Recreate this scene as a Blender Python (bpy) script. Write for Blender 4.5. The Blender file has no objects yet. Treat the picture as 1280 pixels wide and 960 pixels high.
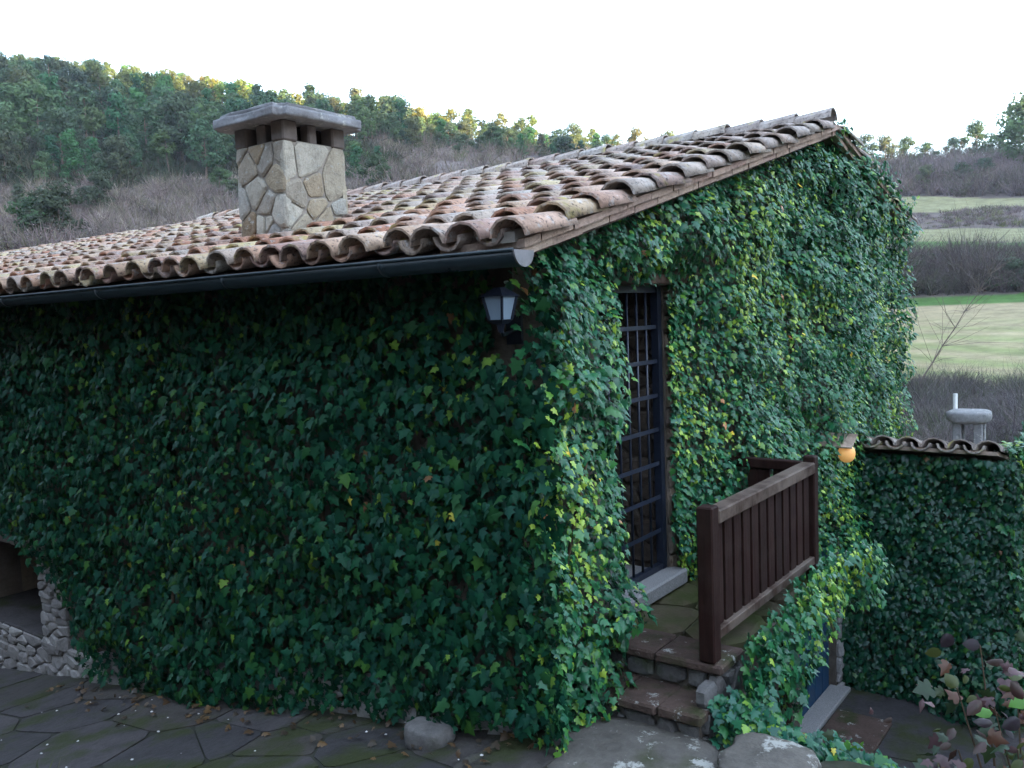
import bpy, math, random
import numpy as np
from mathutils import Matrix, Vector

# ------------------------------------------------------------------ camera, world, sun, exposure
S = bpy.context.scene
COL = S.collection
YAW, PITCH, ROLL = 0.645147, 0.0813672, -0.0387532
CAM = Vector((-3.8, -2.67, 1.87))
fw = Vector((math.cos(YAW)*math.cos(PITCH), math.sin(YAW)*math.cos(PITCH), -math.sin(PITCH)))
r0 = Vector((math.sin(YAW), -math.cos(YAW), 0)); u0 = r0.cross(fw)
rt = math.cos(ROLL)*r0 + math.sin(ROLL)*u0; up = -math.sin(ROLL)*r0 + math.cos(ROLL)*u0
cd = bpy.data.cameras.new('camera'); cam = bpy.data.objects.new('camera', cd); COL.objects.link(cam)
cam.matrix_world = Matrix(((rt.x, up.x, -fw.x, CAM.x), (rt.y, up.y, -fw.y, CAM.y), (rt.z, up.z, -fw.z, CAM.z), (0, 0, 0, 1)))
cd.sensor_width = 36; cd.lens = 36*1086.1/1280; cd.clip_end = 5000; cd.clip_start = 0.05
S.camera = cam
SUN_AZ, SUN_EL = 135.0, 6.0            # degrees to the right of the view direction, elevation
sun_dir = Vector((math.cos(YAW-math.radians(SUN_AZ))*math.cos(math.radians(SUN_EL)),
                  math.sin(YAW-math.radians(SUN_AZ))*math.cos(math.radians(SUN_EL)), math.sin(math.radians(SUN_EL))))
W = bpy.data.worlds.new('World'); S.world = W; W.use_nodes = True
wn = W.node_tree; wn.nodes.clear()
wo = wn.nodes.new('ShaderNodeOutputWorld'); ad = wn.nodes.new('ShaderNodeAddShader')
b1 = wn.nodes.new('ShaderNodeBackground'); b2 = wn.nodes.new('ShaderNodeBackground')
sk = wn.nodes.new('ShaderNodeTexSky'); sk.sky_type = 'NISHITA'; sk.sun_disc = False
sk.sun_elevation = math.radians(SUN_EL); sk.sun_rotation = math.atan2(sun_dir.x, sun_dir.y)
sk.air_density = 1.0; sk.dust_density = 1.0; sk.ozone_density = 2.0
wn.links.new(sk.outputs[0], b1.inputs[0]); b1.inputs[1].default_value = 0.15
b2.inputs[0].default_value = (0.70, 0.79, 0.97, 1); b2.inputs[1].default_value = 0.32   # even white cloud veil
wn.links.new(b1.outputs[0], ad.inputs[0]); wn.links.new(b2.outputs[0], ad.inputs[1]); wn.links.new(ad.outputs[0], wo.inputs[0])
sl = bpy.data.lights.new('sun', 'SUN'); so = bpy.data.objects.new('sun', sl); COL.objects.link(so)
sl.energy = 5.0; sl.angle = math.radians(0.5); sl.color = (1.0, 0.76, 0.40)
so.rotation_euler = sun_dir.to_track_quat('Z', 'Y').to_euler(); so.location = (0, 0, 60)
S.view_settings.view_transform = 'Standard'; S.view_settings.look = 'None'
S.view_settings.exposure = 2.75; S.view_settings.gamma = 1.0; S.view_settings.use_curve_mapping = False
S.render.engine = 'CYCLES'
cy = S.cycles
cy.use_denoising = True; cy.max_bounces = 5; cy.diffuse_bounces = 3; cy.glossy_bounces = 2; cy.transmission_bounces = 3
cy.volume_bounces = 1; cy.transparent_max_bounces = 6; cy.caustics_reflective = False; cy.caustics_refractive = False
cy.sample_clamp_indirect = 4.0; cy.adaptive_threshold = 0.02

rng = np.random.default_rng(7); random.seed(7)
I4 = Matrix.Identity(4)
WM = {}

# ------------------------------------------------------------------ helpers
def link(o, parent=None, M=None):
    COL.objects.link(o); M = M if M is not None else I4
    if parent is not None:
        o.parent = parent; o.matrix_parent_inverse = WM[parent.name].inverted()
    o.matrix_basis = M; WM[o.name] = M.copy()
    return o
def thing(name, label, cat, loc=(0, 0, 0), group=None):
    o = bpy.data.objects.new(name, None); o.empty_display_size = 0.2
    link(o, None, Matrix.Translation(loc)); return tag(o, label, cat, group)
def tag(o, label=None, cat=None, group=None, kind=None):
    if label: o['label'] = label
    if cat: o['category'] = cat
    if group: o['group'] = group
    if kind: o['kind'] = kind
    return o
def mesh(name, V, F, m, smooth=False):
    me = bpy.data.meshes.new(name); me.from_pydata([tuple(map(float, v)) for v in V], [], F); me.materials.append(m)
    if smooth: me.polygons.foreach_set('use_smooth', [True]*len(me.polygons))
    me.update(); return me
def add(name, V, F, m, parent=None, smooth=False, M=None):
    return link(bpy.data.objects.new(name, mesh(name, V, F, m, smooth)), parent, M)
def np_mesh(name, V, F, m, tint=None, smooth=False, rnd=None):
    V = np.ascontiguousarray(V, dtype=np.float32).reshape(-1, 3); F = np.ascontiguousarray(F, dtype=np.int32).reshape(-1, 3)
    me = bpy.data.meshes.new(name); me.vertices.add(len(V)); me.vertices.foreach_set('co', V.ravel())
    me.loops.add(F.size); me.loops.foreach_set('vertex_index', F.ravel())
    me.polygons.add(len(F)); me.polygons.foreach_set('loop_start', np.arange(0, F.size, 3, dtype=np.int32))
    me.polygons.foreach_set('loop_total', np.full(len(F), 3, dtype=np.int32))
    if smooth: me.polygons.foreach_set('use_smooth', np.ones(len(F), dtype=bool))
    me.materials.append(m)
    if tint is not None:
        a = me.attributes.new('tint', 'FLOAT_COLOR', 'POINT'); c = np.ones((len(V), 4), np.float32); c[:, :3] = tint; a.data.foreach_set('color', c.ravel())
    if rnd is not None:
        a = me.attributes.new('rnd', 'FLOAT', 'POINT'); a.data.foreach_set('value', np.ascontiguousarray(rnd, dtype=np.float32))
    me.update(calc_edges=True); me.validate(); return me
def box_vf(x0, x1, y0, y1, z0, z1, ch=0.0):
    V = [(x, y, z) for z in (z0, z1) for y in (y0, y1) for x in (x0, x1)]
    F = [(0, 2, 3, 1), (4, 5, 7, 6), (0, 1, 5, 4), (2, 6, 7, 3), (0, 4, 6, 2), (1, 3, 7, 5)]
    return V, F
def box(name, x0, x1, y0, y1, z0, z1, m, parent=None, bev=0.0, M=None):
    V, F = box_vf(x0, x1, y0, y1, z0, z1); me = mesh(name, V, F, m)
    if bev > 0:
        import bmesh
        bm = bmesh.new(); bm.from_mesh(me); bmesh.ops.bevel(bm, geom=bm.edges[:], offset=bev, segments=1, affect='EDGES'); bm.to_mesh(me); bm.free()
    return link(bpy.data.objects.new(name, me), parent, M)
class MB:
    def __init__(s): s.V = []; s.F = []
    def add(s, V, F):
        n = len(s.V); s.V += list(V); s.F += [tuple(i+n for i in f) for f in F]; return s
    def box(s, *a): return s.add(*box_vf(*a))
    def hexa(s, x0, x1, y0, y1, z0, zt0, zt1):      # box with a top that slopes along x
        V = [(x0,y0,z0),(x1,y0,z0),(x0,y1,z0),(x1,y1,z0),(x0,y0,zt0),(x1,y0,zt1),(x0,y1,zt0),(x1,y1,zt1)]
        return s.add(V, box_vf(0,1,0,1,0,1)[1])
    def tube(s, P, R, n=8, cap=True):
        P = [Vector(p) for p in P]; R = R if hasattr(R, '__len__') else [R]*len(P); b = len(s.V)
        for i, p in enumerate(P):
            t = (P[min(i+1, len(P)-1)]-P[max(i-1, 0)]).normalized(); a = t.orthogonal().normalized() if abs(t.z) > .95 else t.cross(Vector((0,0,1))).normalized(); c = t.cross(a)
            for k in range(n):
                q = p + R[i]*(math.cos(2*math.pi*k/n)*a+math.sin(2*math.pi*k/n)*c); s.V.append(tuple(q))
        for i in range(len(P)-1):
            for k in range(n): s.F.append((b+i*n+k, b+i*n+(k+1)%n, b+(i+1)*n+(k+1)%n, b+(i+1)*n+k))
        if cap: s.F.append(tuple(b+k for k in range(n))[::-1]); s.F.append(tuple(b+(len(P)-1)*n+k for k in range(n)))
        return s
    def build(s, name, m, parent=None, smooth=False): return add(name, s.V, s.F, m, parent, smooth)

def smooth01(t): t = np.clip(t, 0, 1); return t*t*(3-2*t)
def vnoise(u, v, seed=0):
    u = np.asarray(u, float); v = np.asarray(v, float)
    g = np.random.default_rng(seed).random((64, 64)); iu = np.floor(u).astype(int); iv = np.floor(v).astype(int)
    a = smooth01(u-iu); b = smooth01(v-iv); f = lambda i, j: g[i % 64, j % 64]
    return (f(iu, iv)*(1-a)+f(iu+1, iv)*a)*(1-b)+(f(iu, iv+1)*(1-a)+f(iu+1, iv+1)*a)*b
def fbm(u, v, seed=0, oct=3):
    return sum(vnoise(np.asarray(u)*2**k, np.asarray(v)*2**k, seed+k)*.5**k for k in range(oct))/sum(.5**k for k in range(oct))

# ------------------------------------------------------------------ materials
class NT:
    def __init__(s, name):
        s.m = bpy.data.materials.new(name); s.m.use_nodes = True; s.t = s.m.node_tree; s.b = s.t.nodes['Principled BSDF']; s.out = s.t.nodes['Material Output']
    def n(s, ty, **k):
        nd = s.t.nodes.new(ty)
        for a, v in k.items(): setattr(nd, a, v)
        return nd
    def l(s, a, b): s.t.links.new(a, b)
    def pos(s): return s.n('ShaderNodeNewGeometry').outputs['Position']
    def noise(s, scale, detail=4, rough=.55, vec=None):
        nd = s.n('ShaderNodeTexNoise'); nd.inputs['Scale'].default_value = scale; nd.inputs['Detail'].default_value = detail; nd.inputs['Roughness'].default_value = rough
        s.l(vec if vec is not None else s.pos(), nd.inputs['Vector']); return nd.outputs['Fac']
    def ramp(s, fac, stops, interp='LINEAR'):
        nd = s.n('ShaderNodeValToRGB'); nd.color_ramp.interpolation = interp; e = nd.color_ramp.elements
        while len(e) < len(stops): e.new(.5)
        for q, (p, c) in zip(e, stops): q.position = p; q.color = (c if hasattr(c, '__len__') else (c, c, c)) + ((1,) if not hasattr(c, '__len__') or len(c) == 3 else ())
        s.l(fac, nd.inputs[0]); return nd.outputs[0]
    def mix(s, fac, a, b, mode='MIX'):
        nd = s.n('ShaderNodeMix', data_type='RGBA', blend_type=mode)
        for i, v in ((0, fac), (6, a), (7, b)):
            if hasattr(v, 'links') or isinstance(v, bpy.types.NodeSocket): s.l(v, nd.inputs[i])
            else: nd.inputs[i].default_value = v if i == 0 else tuple(v)+(1,)
        return nd.outputs[2]
    def math(s, op, a, b=None):
        nd = s.n('ShaderNodeMath', operation=op)
        for i, v in ((0, a), (1, b)):
            if v is None: continue
            if isinstance(v, bpy.types.NodeSocket): s.l(v, nd.inputs[i])
            else: nd.inputs[i].default_value = v
        return nd.outputs[0]
    def bump(s, h, strength=.5, dist=.02):
        nd = s.n('ShaderNodeBump'); nd.inputs['Strength'].default_value = strength; nd.inputs['Distance'].default_value = dist
        s.l(h, nd.inputs['Height']); s.l(nd.outputs[0], s.b.inputs['Normal'])
    def fin(s, col, rough=.8, spec=.5, metal=0.0):
        if isinstance(col, bpy.types.NodeSocket): s.l(col, s.b.inputs['Base Color'])
        else: s.b.inputs['Base Color'].default_value = tuple(col)+(1,)
        if isinstance(rough, bpy.types.NodeSocket): s.l(rough, s.b.inputs['Roughness'])
        else: s.b.inputs['Roughness'].default_value = rough
        s.b.inputs['Specular IOR Level'].default_value = spec; s.b.inputs['Metallic'].default_value = metal
        return s.m
    def rnd(s): return s.n('ShaderNodeObjectInfo').outputs['Random']

def m_leaf(name, rough, spec, transl, var=False):
    t = NT(name); a = t.n('ShaderNodeAttribute', attribute_name='tint').outputs['Color']
    if var: a = t.mix(1.0, a, t.ramp(t.rnd(), [(0, (.55, .66, .72)), (.25, (.9, .95, .9)), (.45, (1.25, 1.22, .9)), (.6, (.7, .9, .92)), (.85, (1.15, 1.12, .85)), (1, (.8, .8, .85))]), 'MULTIPLY')
    c = t.mix(t.ramp(t.noise(60, 2), [(.3, .0), (.7, .35)]), a, (.06, .15, .05), 'MIX'); c = t.mix(.3, a, c)
    t.fin(c, rough, spec)
    tr = t.n('ShaderNodeBsdfTranslucent'); t.l(a, tr.inputs[0]); mx = t.n('ShaderNodeMixShader'); mx.inputs[0].default_value = transl
    t.l(t.b.outputs[0], mx.inputs[1]); t.l(tr.outputs[0], mx.inputs[2]); t.l(mx.outputs[0], t.out.inputs[0]); return t.m
def m_stone(name, cols, moss=0.0, lichen=0.0, scale=9, rough=.9, bump=.6, mosscol=(.035, .045, .012)):
    t = NT(name); r = t.rnd(); c = t.ramp(r, [(i/max(1, len(cols)-1), k) for i, k in enumerate(cols)])
    n1 = t.noise(scale, 6, .65); n2 = t.noise(scale*5, 4, .7); n3 = t.noise(scale*.45, 4)
    c = t.mix(t.ramp(n1, [(.3, .75), (.7, 0.0)]), c, (.10, .085, .07), 'MIX') if False else t.mix(.75, c, t.ramp(n1, [(.25, .35), (.5, .8), (.75, 1.0)]), 'MULTIPLY')
    c = t.mix(.5, c, t.ramp(n2, [(.3, .5), (.65, 1.0)]), 'MULTIPLY')
    if moss: c = t.mix(t.ramp(n3, [(.62-.3*moss, 0.0), (.72-.2*moss, .9)]), c, mosscol)
    if lichen: c = t.mix(t.ramp(t.noise(scale*1.3, 5, .75), [(.62-.1*lichen, 0.0), (.68-.1*lichen, .85)]), c, (.42, .42, .38))
    t.bump(t.math('ADD', n1, t.math('MULTIPLY', n2, .5)), bump, .02); return t.fin(c, rough, .3)
def m_tile():
    t = NT('terracotta_tile'); r = t.math('FRACT', t.math('ADD', t.rnd(), t.n('ShaderNodeAttribute', attribute_name='rnd').outputs['Fac']))
    c = t.ramp(r, [(0, (.46, .22, .14)), (.16, (.56, .36, .25)), (.30, (.62, .49, .36)), (.45, (.34, .23, .19)), (.58, (.60, .37, .26)), (.70, (.50, .44, .37)), (.82, (.42, .25, .20)), (.93, (.64, .52, .30)), (1, (.25, .18, .16))])
    vec = t.n('ShaderNodeVectorMath', operation='ADD'); t.l(t.pos(), vec.inputs[0]); cb = t.n('ShaderNodeCombineXYZ'); t.l(t.math('MULTIPLY', r, 37.0), cb.inputs[0]); t.l(cb.outputs[0], vec.inputs[1]); v = vec.outputs[0]
    n1 = t.noise(7, 6, .65, v); n2 = t.noise(38, 5, .7, v); n3 = t.noise(13, 5, .7, v)
    c = t.mix(.85, c, t.ramp(n1, [(.28, .42), (.5, .9), (.7, 1.0)]), 'MULTIPLY')
    c = t.mix(t.ramp(n3, [(.55, 0.0), (.65, .75)]), c, (.52, .50, .47))            # grey lichen
    sx = t.n('ShaderNodeSeparateXYZ'); t.l(t.pos(), sx.inputs[0])
    grey = t.math('ADD', t.math('SUBTRACT', t.math('MULTIPLY', sx.outputs[0], .13), t.math('MULTIPLY', sx.outputs[1], .05)), t.noise(1.1, 4))
    c = t.mix(t.ramp(grey, [(.45, 0.0), (1.0, .78)]), c, t.ramp(n1, [(.3, (.19, .165, .15)), (.65, (.42, .38, .345))]))      # old grey crust towards gable and ridge
    c = t.mix(t.ramp(t.noise(5, 4, .6, v), [(.60, 0.0), (.70, .8)]), c, (.42, .36, .13))    # yellow lichen
    c = t.mix(t.ramp(n2, [(.34, .9), (.47, 0.0)]), c, (.045, .04, .042))             # black crust
    t.bump(t.math('ADD', n1, n2), .5, .012); return t.fin(c, .85, .35)
def m_plain(name, col, rough=.6, spec=.5, metal=0.0, var=.35, scale=14, bump=.15):
    t = NT(name); n = t.noise(scale, 5, .65); c = t.mix(1.0, col, t.ramp(n, [(.3, 1-var), (.7, 1.0)]), 'MULTIPLY'); t.bump(n, bump, .01)
    return t.fin(c, t.ramp(n, [(.3, max(0, rough-.12)), (.7, min(1, rough+.1))]), spec, metal)
def m_wood(name, col, grey, amt):
    t = NT(name); mp = t.n('ShaderNodeMapping'); tc = t.n('ShaderNodeTexCoord'); t.l(tc.outputs['Object'], mp.inputs[0]); mp.inputs['Scale'].default_value = (14, 14, 1.2)
    n = t.noise(3, 6, .7, mp.outputs[0]); c = t.mix(1.0, col, t.ramp(n, [(.3, .4), (.7, 1.0)]), 'MULTIPLY')
    c = t.mix(1.0, c, t.ramp(t.rnd(), [(0, .65), (1, 1.0)]), 'MULTIPLY')
    c = t.mix(t.ramp(t.noise(6, 4), [(.5-amt*.3, 0.0), (.75-amt*.3, amt)]), c, grey); t.bump(n, .5, .008); return t.fin(c, .7, .15)
def m_vcol(name, rough=.9, spec=.2, scale=1.2, var=.5):
    t = NT(name); a = t.n('ShaderNodeAttribute', attribute_name='tint').outputs['Color']
    n = t.noise(scale, 6, .7); c = t.mix(var, a, t.ramp(n, [(.25, .3), (.7, 1.0)]), 'MULTIPLY'); return t.fin(c, rough, spec)

M_IVY = m_leaf('ivy_leaf', .36, .40, .14); M_IVYD = m_leaf('shaded_ivy_leaf', .52, .16, .12); M_CROWN = m_leaf('tree_foliage', .7, .25, .30, True); M_SHRUB = m_leaf('shrub_leaf', .45, .4, .2)  # one ivy leaf in two copies: glossier for lit walls, duller for shade
M_TILE = m_tile()
M_WALL = m_stone('rubble_wall', [(.16, .13, .105), (.20, .17, .14)], scale=6)
M_CHST = m_stone('chimney_stone', [(.34, .25, .16), (.60, .52, .38), (.33, .30, .26), (.66, .61, .50), (.44, .43, .40), (.54, .41, .24)], scale=13, lichen=.45, bump=1.0)
M_MORT = m_plain('lime_mortar', (.40, .36, .31), .95, .2, 0, .4, 25, .5)
M_CAP = m_stone('chimney_cap_stone', [(.30, .30, .31), (.34, .34, .34)], scale=7, lichen=.35)
M_SOOT = m_plain('sooty_stone', (.17, .145, .13), .95, .2)
M_GREY = m_stone('grey_rubble', [(.36, .34, .33), (.46, .44, .42), (.30, .28, .27), (.52, .50, .47)], scale=9)
M_BROWNST = m_stone('brown_rubble', [(.22, .165, .125), (.30, .23, .17), (.17, .13, .11), (.34, .28, .22)], scale=9)
M_FLAG = m_stone('flagstone', [(.075, .068, .070), (.098, .088, .088), (.06, .057, .06), (.085, .075, .066)], scale=5, moss=.42, lichen=.0, bump=1.0)
M_ROCK = m_stone('lichened_rock', [(.13, .12, .105), (.17, .155, .135)], scale=4.5, moss=.38, lichen=.62, bump=1.0)
M_TREAD = m_stone('red_stone_tread', [(.105, .068, .055), (.13, .088, .07)], scale=7, moss=.40, lichen=.30, bump=1.0)
M_MOSS = m_stone('mossy_slab', [(.10, .085, .05), (.12, .095, .06)], scale=4, moss=.75, mosscol=(.045, .06, .012))
M_GRAN = m_plain('granite', (.40, .39, .38), .85, .3, 0, .55, 120, .3)
M_GUT = m_plain('dark_green_gutter', (.018, .034, .042), .38, .5, .0, .3, 6)
M_ZINC = m_plain('zinc', (.26, .25, .26), .5, .5, .4)
M_IRON = m_plain('dark_blue_iron', (.020, .028, .05), .42, .5, .2, .4, 30)
M_BRICK = m_stone('verge_brick', [(.56, .40, .31), (.62, .47, .37), (.48, .33, .27)], scale=10)
M_RISER = m_stone('riser_rubble', [(.15, .145, .14), (.20, .19, .18), (.12, .11, .105)], scale=9, moss=.15)
M_WOOD = m_wood('brown_stained_wood', (.036, .014, .011), (.07, .05, .04), .2)
M_RAILW = m_wood('weathered_rail_wood', (.085, .048, .034), (.20, .16, .13), .55)
M_BEAM = m_wood('lintel_wood', (.13, .075, .055), (.2, .16, .13), .3)
M_BLUE = m_plain('blue_paint', (.022, .072, .15), .55, .25, 0, .35, 8)
M_DARK = m_plain('dark_interior', (.02, .017, .015), .95, .1)
M_STEM = m_plain('ivy_stem', (.10, .07, .045), .9, .2); M_BARK = m_plain('pine_bark', (.20, .155, .125), .95, .2, 0, .5, 4)
M_EARTH = m_vcol('earth', .95, .2, 5.0, .6); M_LAND = m_vcol('terrain_cover', .95, .1, .5, .75)
M_TWIG = m_vcol('twig', .9, .15, .8, .4); M_GRASS = m_leaf('grass_blade', .6, .3, .2)
M_PEB = m_plain('white_pebble', (.7, .68, .66), .7)
def m_glass(name, col, rough, alpha_t):
    t = NT(name); t.fin(col, rough, .5); t.b.inputs['Transmission Weight'].default_value = alpha_t; return t.m
M_FROST = m_glass('frosted_glass', (.30, .40, .50), .40, .2)
def m_emit(name, col, e):
    t = NT(name); t.fin(col, .5, .4); t.b.inputs['Emission Color'].default_value = tuple(col)+(1,); t.b.inputs['Emission Strength'].default_value = e; return t.m
M_LIT = m_emit('lit_lamp_glass', (.90, .46, .15), .055)

# ------------------------------------------------------------------ ground near the house
def ground(x, y):
    x = np.asarray(x, float); y = np.asarray(y, float)
    z = -.47-.165*np.clip(y, -.3, 14)-.06*smooth01(-y/.5)
    z = z+.62*smooth01((-x-1.75)/1.7)*(1-.0*y)+.62*smooth01((2.7-np.hypot(x-CAM.x, y-CAM.y))/1.6)
    z = z+.035*(fbm(x*1.3+9, y*1.3+9, 11)-.5)
    low = smooth01((x-(.46+.22*np.clip(-y-.8, 0, 4)))/.35)
    z = z*(1-low)+(-2.12+.03*(fbm(x, y, 5)-.5))*low
    edge = smooth01((np.maximum(np.abs(x+.5)-10, np.abs(y-4)-14))/5.0)
    return z*(1-edge)+(-3.2)*edge
gx = np.concatenate([np.arange(-18, -3, .5), np.arange(-3, 4, .09), np.arange(4, 17, .4)]); gy = np.concatenate([np.arange(-18, -3.5, .5), np.arange(-3.5, 9, .11), np.arange(9, 26, .5)])
GX, GY = np.meshgrid(gx, gy, indexing='ij'); GZ = ground(GX, GY); V = np.stack([GX, GY, GZ], -1).reshape(-1, 3)
ny = len(gy); i = (np.arange(len(gx)-1)[:, None]*ny+np.arange(ny-1)[None]).ravel()
F = np.concatenate([np.stack([i, i+ny, i+ny+1], 1), np.stack([i, i+ny+1, i+1], 1)])
nn = fbm(V[:, 0]*1.5, V[:, 1]*1.5, 21); tint = np.array([.055, .047, .042])*(1-nn[:, None]*.3)+np.clip(nn-.5, 0, 1)[:, None]*3*np.array([.01, .03, 0])
gr = tag(link(bpy.data.objects.new('ground', np_mesh('ground', V, F, M_EARTH, tint, True))), 'dark trodden earth around the ivy house', kind='structure')

# ------------------------------------------------------------------ far terrain
T = {-180: [(8,-3.3),(30,0),(100,12),(250,72),(420,170),(620,140)], -150: [(8,-3.3),(30,0),(100,14),(250,75),(420,165),(620,140)], -110: [(8,-3.3),(30,-1),(100,10),(200,45),(350,110),(620,110)],
 -70: [(8,-3.3),(60,3),(100,9),(145,20),(200,42),(280,72),(620,75)],
 -37.9: [(8,-3.3),(28,-1),(60,5.9),(100,10.8),(145,20.9),(200,40.1),(270,68),(400,72),(620,70)], -29.15: [(8,-3.3),(28,-1),(70,6.6),(105,11.5),(145,22.4),(200,43),(265,67),(400,70),(620,66)],
 -23: [(8,-3.3),(28,-1),(70,7.1),(105,12.4),(150,24.9),(200,43),(265,66.5),(400,69),(620,65)], -16.3: [(8,-3.3),(28,-1),(70,7.6),(105,13.2),(150,26.4),(200,42),(265,62.5),(400,60),(620,50)],
 -9: [(8,-3.3),(28,-1),(70,8.1),(105,14.4),(155,29.3),(200,42),(255,53),(400,48),(620,40)], -3.5: [(8,-3.3),(28,-1),(70,8.5),(105,15.6),(160,29.8),(200,39.5),(240,46.5),(400,40),(620,30)],
 .6: [(8,-3.3),(28,-1),(70,8.3),(110,15.9),(160,28.7),(205,38.8),(235,43.5),(400,36),(620,30)], 8.8: [(8,-3.3),(28,-1),(70,7.8),(110,15.2),(160,26.2),(205,36),(245,42),(400,36),(620,30)],
 18.5: [(8,-3.3),(28,-2),(70,4.5),(110,11),(160,20.1),(220,33),(265,41.5),(400,38),(620,30)],
 22.5: [(8,-3.3),(28,-2.6),(60,-3.0),(110,2.4),(150,11),(165,14.4),(185,18.4),(205,23.0),(270,39.7),(400,38),(620,30)], 24: [(8,-3.3),(28,-2.6),(60,-3.5),(110,1.4),(150,10.6),(165,14.2),(185,18.2),(205,23),(270,39.2),(400,38),(620,30)],
 30.5: [(8,-3.3),(28,-2.5),(60,-3.6),(112,1.7),(150,9.7),(168,13.2),(185,17),(205,21.5),(270,38.5),(400,40),(620,35)], 37.6: [(8,-3.3),(28,-2.3),(60,-3.6),(112,1.4),(150,8.5),(168,11.7),(185,15.3),(205,19.3),(270,36),(400,45),(620,45)],
 60: [(8,-3.3),(60,-3.6),(112,1),(200,17),(300,40),(620,60)], 85: [(8,-3.3),(60,-2),(112,2),(250,40),(420,82),(620,75)], 104: [(8,-3.3),(60,-1),(112,5),(250,35.2),(420,88),(620,66)], 109.5: [(8,-3.3),(60,-1),(112,5),(250,36),(420,90),(620,68)], 113.4: [(8,-3.3),(60,-1),(112,5),(250,37.6),(420,94),(620,72)], 115.4: [(8,-3.3),(60,-1),(112,5),(250,38.8),(420,97),(620,75)], 117.5: [(8,-3.3),(60,-1),(112,5),(250,40.4),(420,101),(620,79)], 119: [(8,-3.3),(60,-1),(112,5),(250,42.4),(420,106),(620,84)], 121: [(8,-3.3),(60,-1),(112,5),(250,45.6),(420,114),(620,92)], 123: [(8,-3.3),(60,-1),(112,5),(250,50.4),(420,126),(620,104)], 125: [(8,-3.3),(60,-1),(112,5),(250,57.6),(420,144),(620,122)], 130: [(8,-3.3),(60,-1),(112,5),(250,60),(420,150),(620,128)], 145: [(8,-3.3),(60,-1),(112,5),(250,60.8),(420,152),(620,130)]}  # unseen hills behind the camera, heights shaped to shade the valley, not the crest
T[180] = T[-180]
tk = sorted(T); RR = np.unique(np.concatenate([np.arange(8, 30, 2), np.arange(30, 100, 1.6), np.arange(100, 290, 1.5), np.arange(290, 640, 15), [620]])); RR = RR[RR <= 620]
TP = np.array([np.interp(RR, [a for a, b in T[k]], [b for a, b in T[k]]) for k in tk])
def terrain(az, r):
    az = np.asarray(az, float); r = np.asarray(r, float); k = np.clip(np.searchsorted(tk, az)-1, 0, len(tk)-2); ta = np.array(tk)
    f = (az-ta[k])/(ta[k+1]-ta[k]); ri = np.clip(np.interp(r, RR, np.arange(len(RR))), 0, len(RR)-1.001); r1 = ri.astype(int); g = ri-r1
    h = lambda kk: TP[kk, r1]*(1-g)+TP[kk, r1+1]*g
    x, y = polar(az, r); return h(k)*(1-f)+h(k+1)*f+np.clip((r-60)/100, 0, 1)*2.0*(fbm(x*.05+50, y*.05+50, 3)-.5)
def polar(az, r):
    th = YAW-np.radians(az); return CAM.x+r*np.cos(th), CAM.y+r*np.sin(th)
def land(az, r):
    x, y = polar(az, r); n = fbm(x*.12+40, y*.12+40, 31)[..., None]; wob = (fbm(x*.07+90, y*.07+90, 41)-.5)*7; q = r+wob*.5
    scrub = np.array([.15, .122, .11])*(.7+.6*n); forest = np.array([.05, .05, .032])*(.7+.6*n); c = np.where(((az < -7) & (q > 147))[..., None] | (r > 275)[..., None], forest, scrub)
    pale = np.array([.25, .245, .135])*(.9+.2*n); grass = np.array([.085, .17, .045])*(.75+.5*n)
    stripe = .5+.5*np.sin((r+.55*az)*1.15+3*wob*.12)
    f3 = np.array([.36, .30, .18])*(.85+.3*n)*(1-stripe[..., None]*.0); f3 = f3*(1-(stripe*smooth01((100-r)/25))[..., None]*.75)+np.array([.18, .24, .075])*(stripe*smooth01((100-r)/25))[..., None]*.75
    rt_ = (az > 19.5) & (az < 75)
    for lo, hi, cc in ((188, 205, pale), (150, 166, pale), (136, 150, grass), (99, 112, grass), (56, 104, f3)):
        b = .6*wob if cc is grass else .15*wob
        c = np.where((rt_ & (r+b+.10*(az-27)*(1 if lo > 120 else -.8) > lo) & (r+b+.10*(az-27)*(1 if lo > 120 else -.8) <= hi))[..., None], cc, c)
    return c
AZ = np.unique(np.round(np.concatenate([np.arange(-180, -44, 4), np.arange(-44, 44, .35), np.arange(44, 181, 4), [180]]), 3))
A2, R2 = np.meshgrid(AZ, RR, indexing='ij'); PX, PY = polar(A2, R2); PZ = terrain(A2, R2); V = np.stack([PX, PY, PZ], -1).reshape(-1, 3)
nr = len(RR); i = (np.arange(len(AZ)-1)[:, None]*nr+np.arange(nr-1)[None]).ravel(); F = np.concatenate([np.stack([i, i+1, i+nr+1], 1), np.stack([i, i+nr+1, i+nr], 1)])
tag(link(bpy.data.objects.new('hills', np_mesh('hills', V, F, M_LAND, land(A2, R2).reshape(-1, 3), True))), 'terraced valley fields and hillsides around the house', kind='structure')

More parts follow.
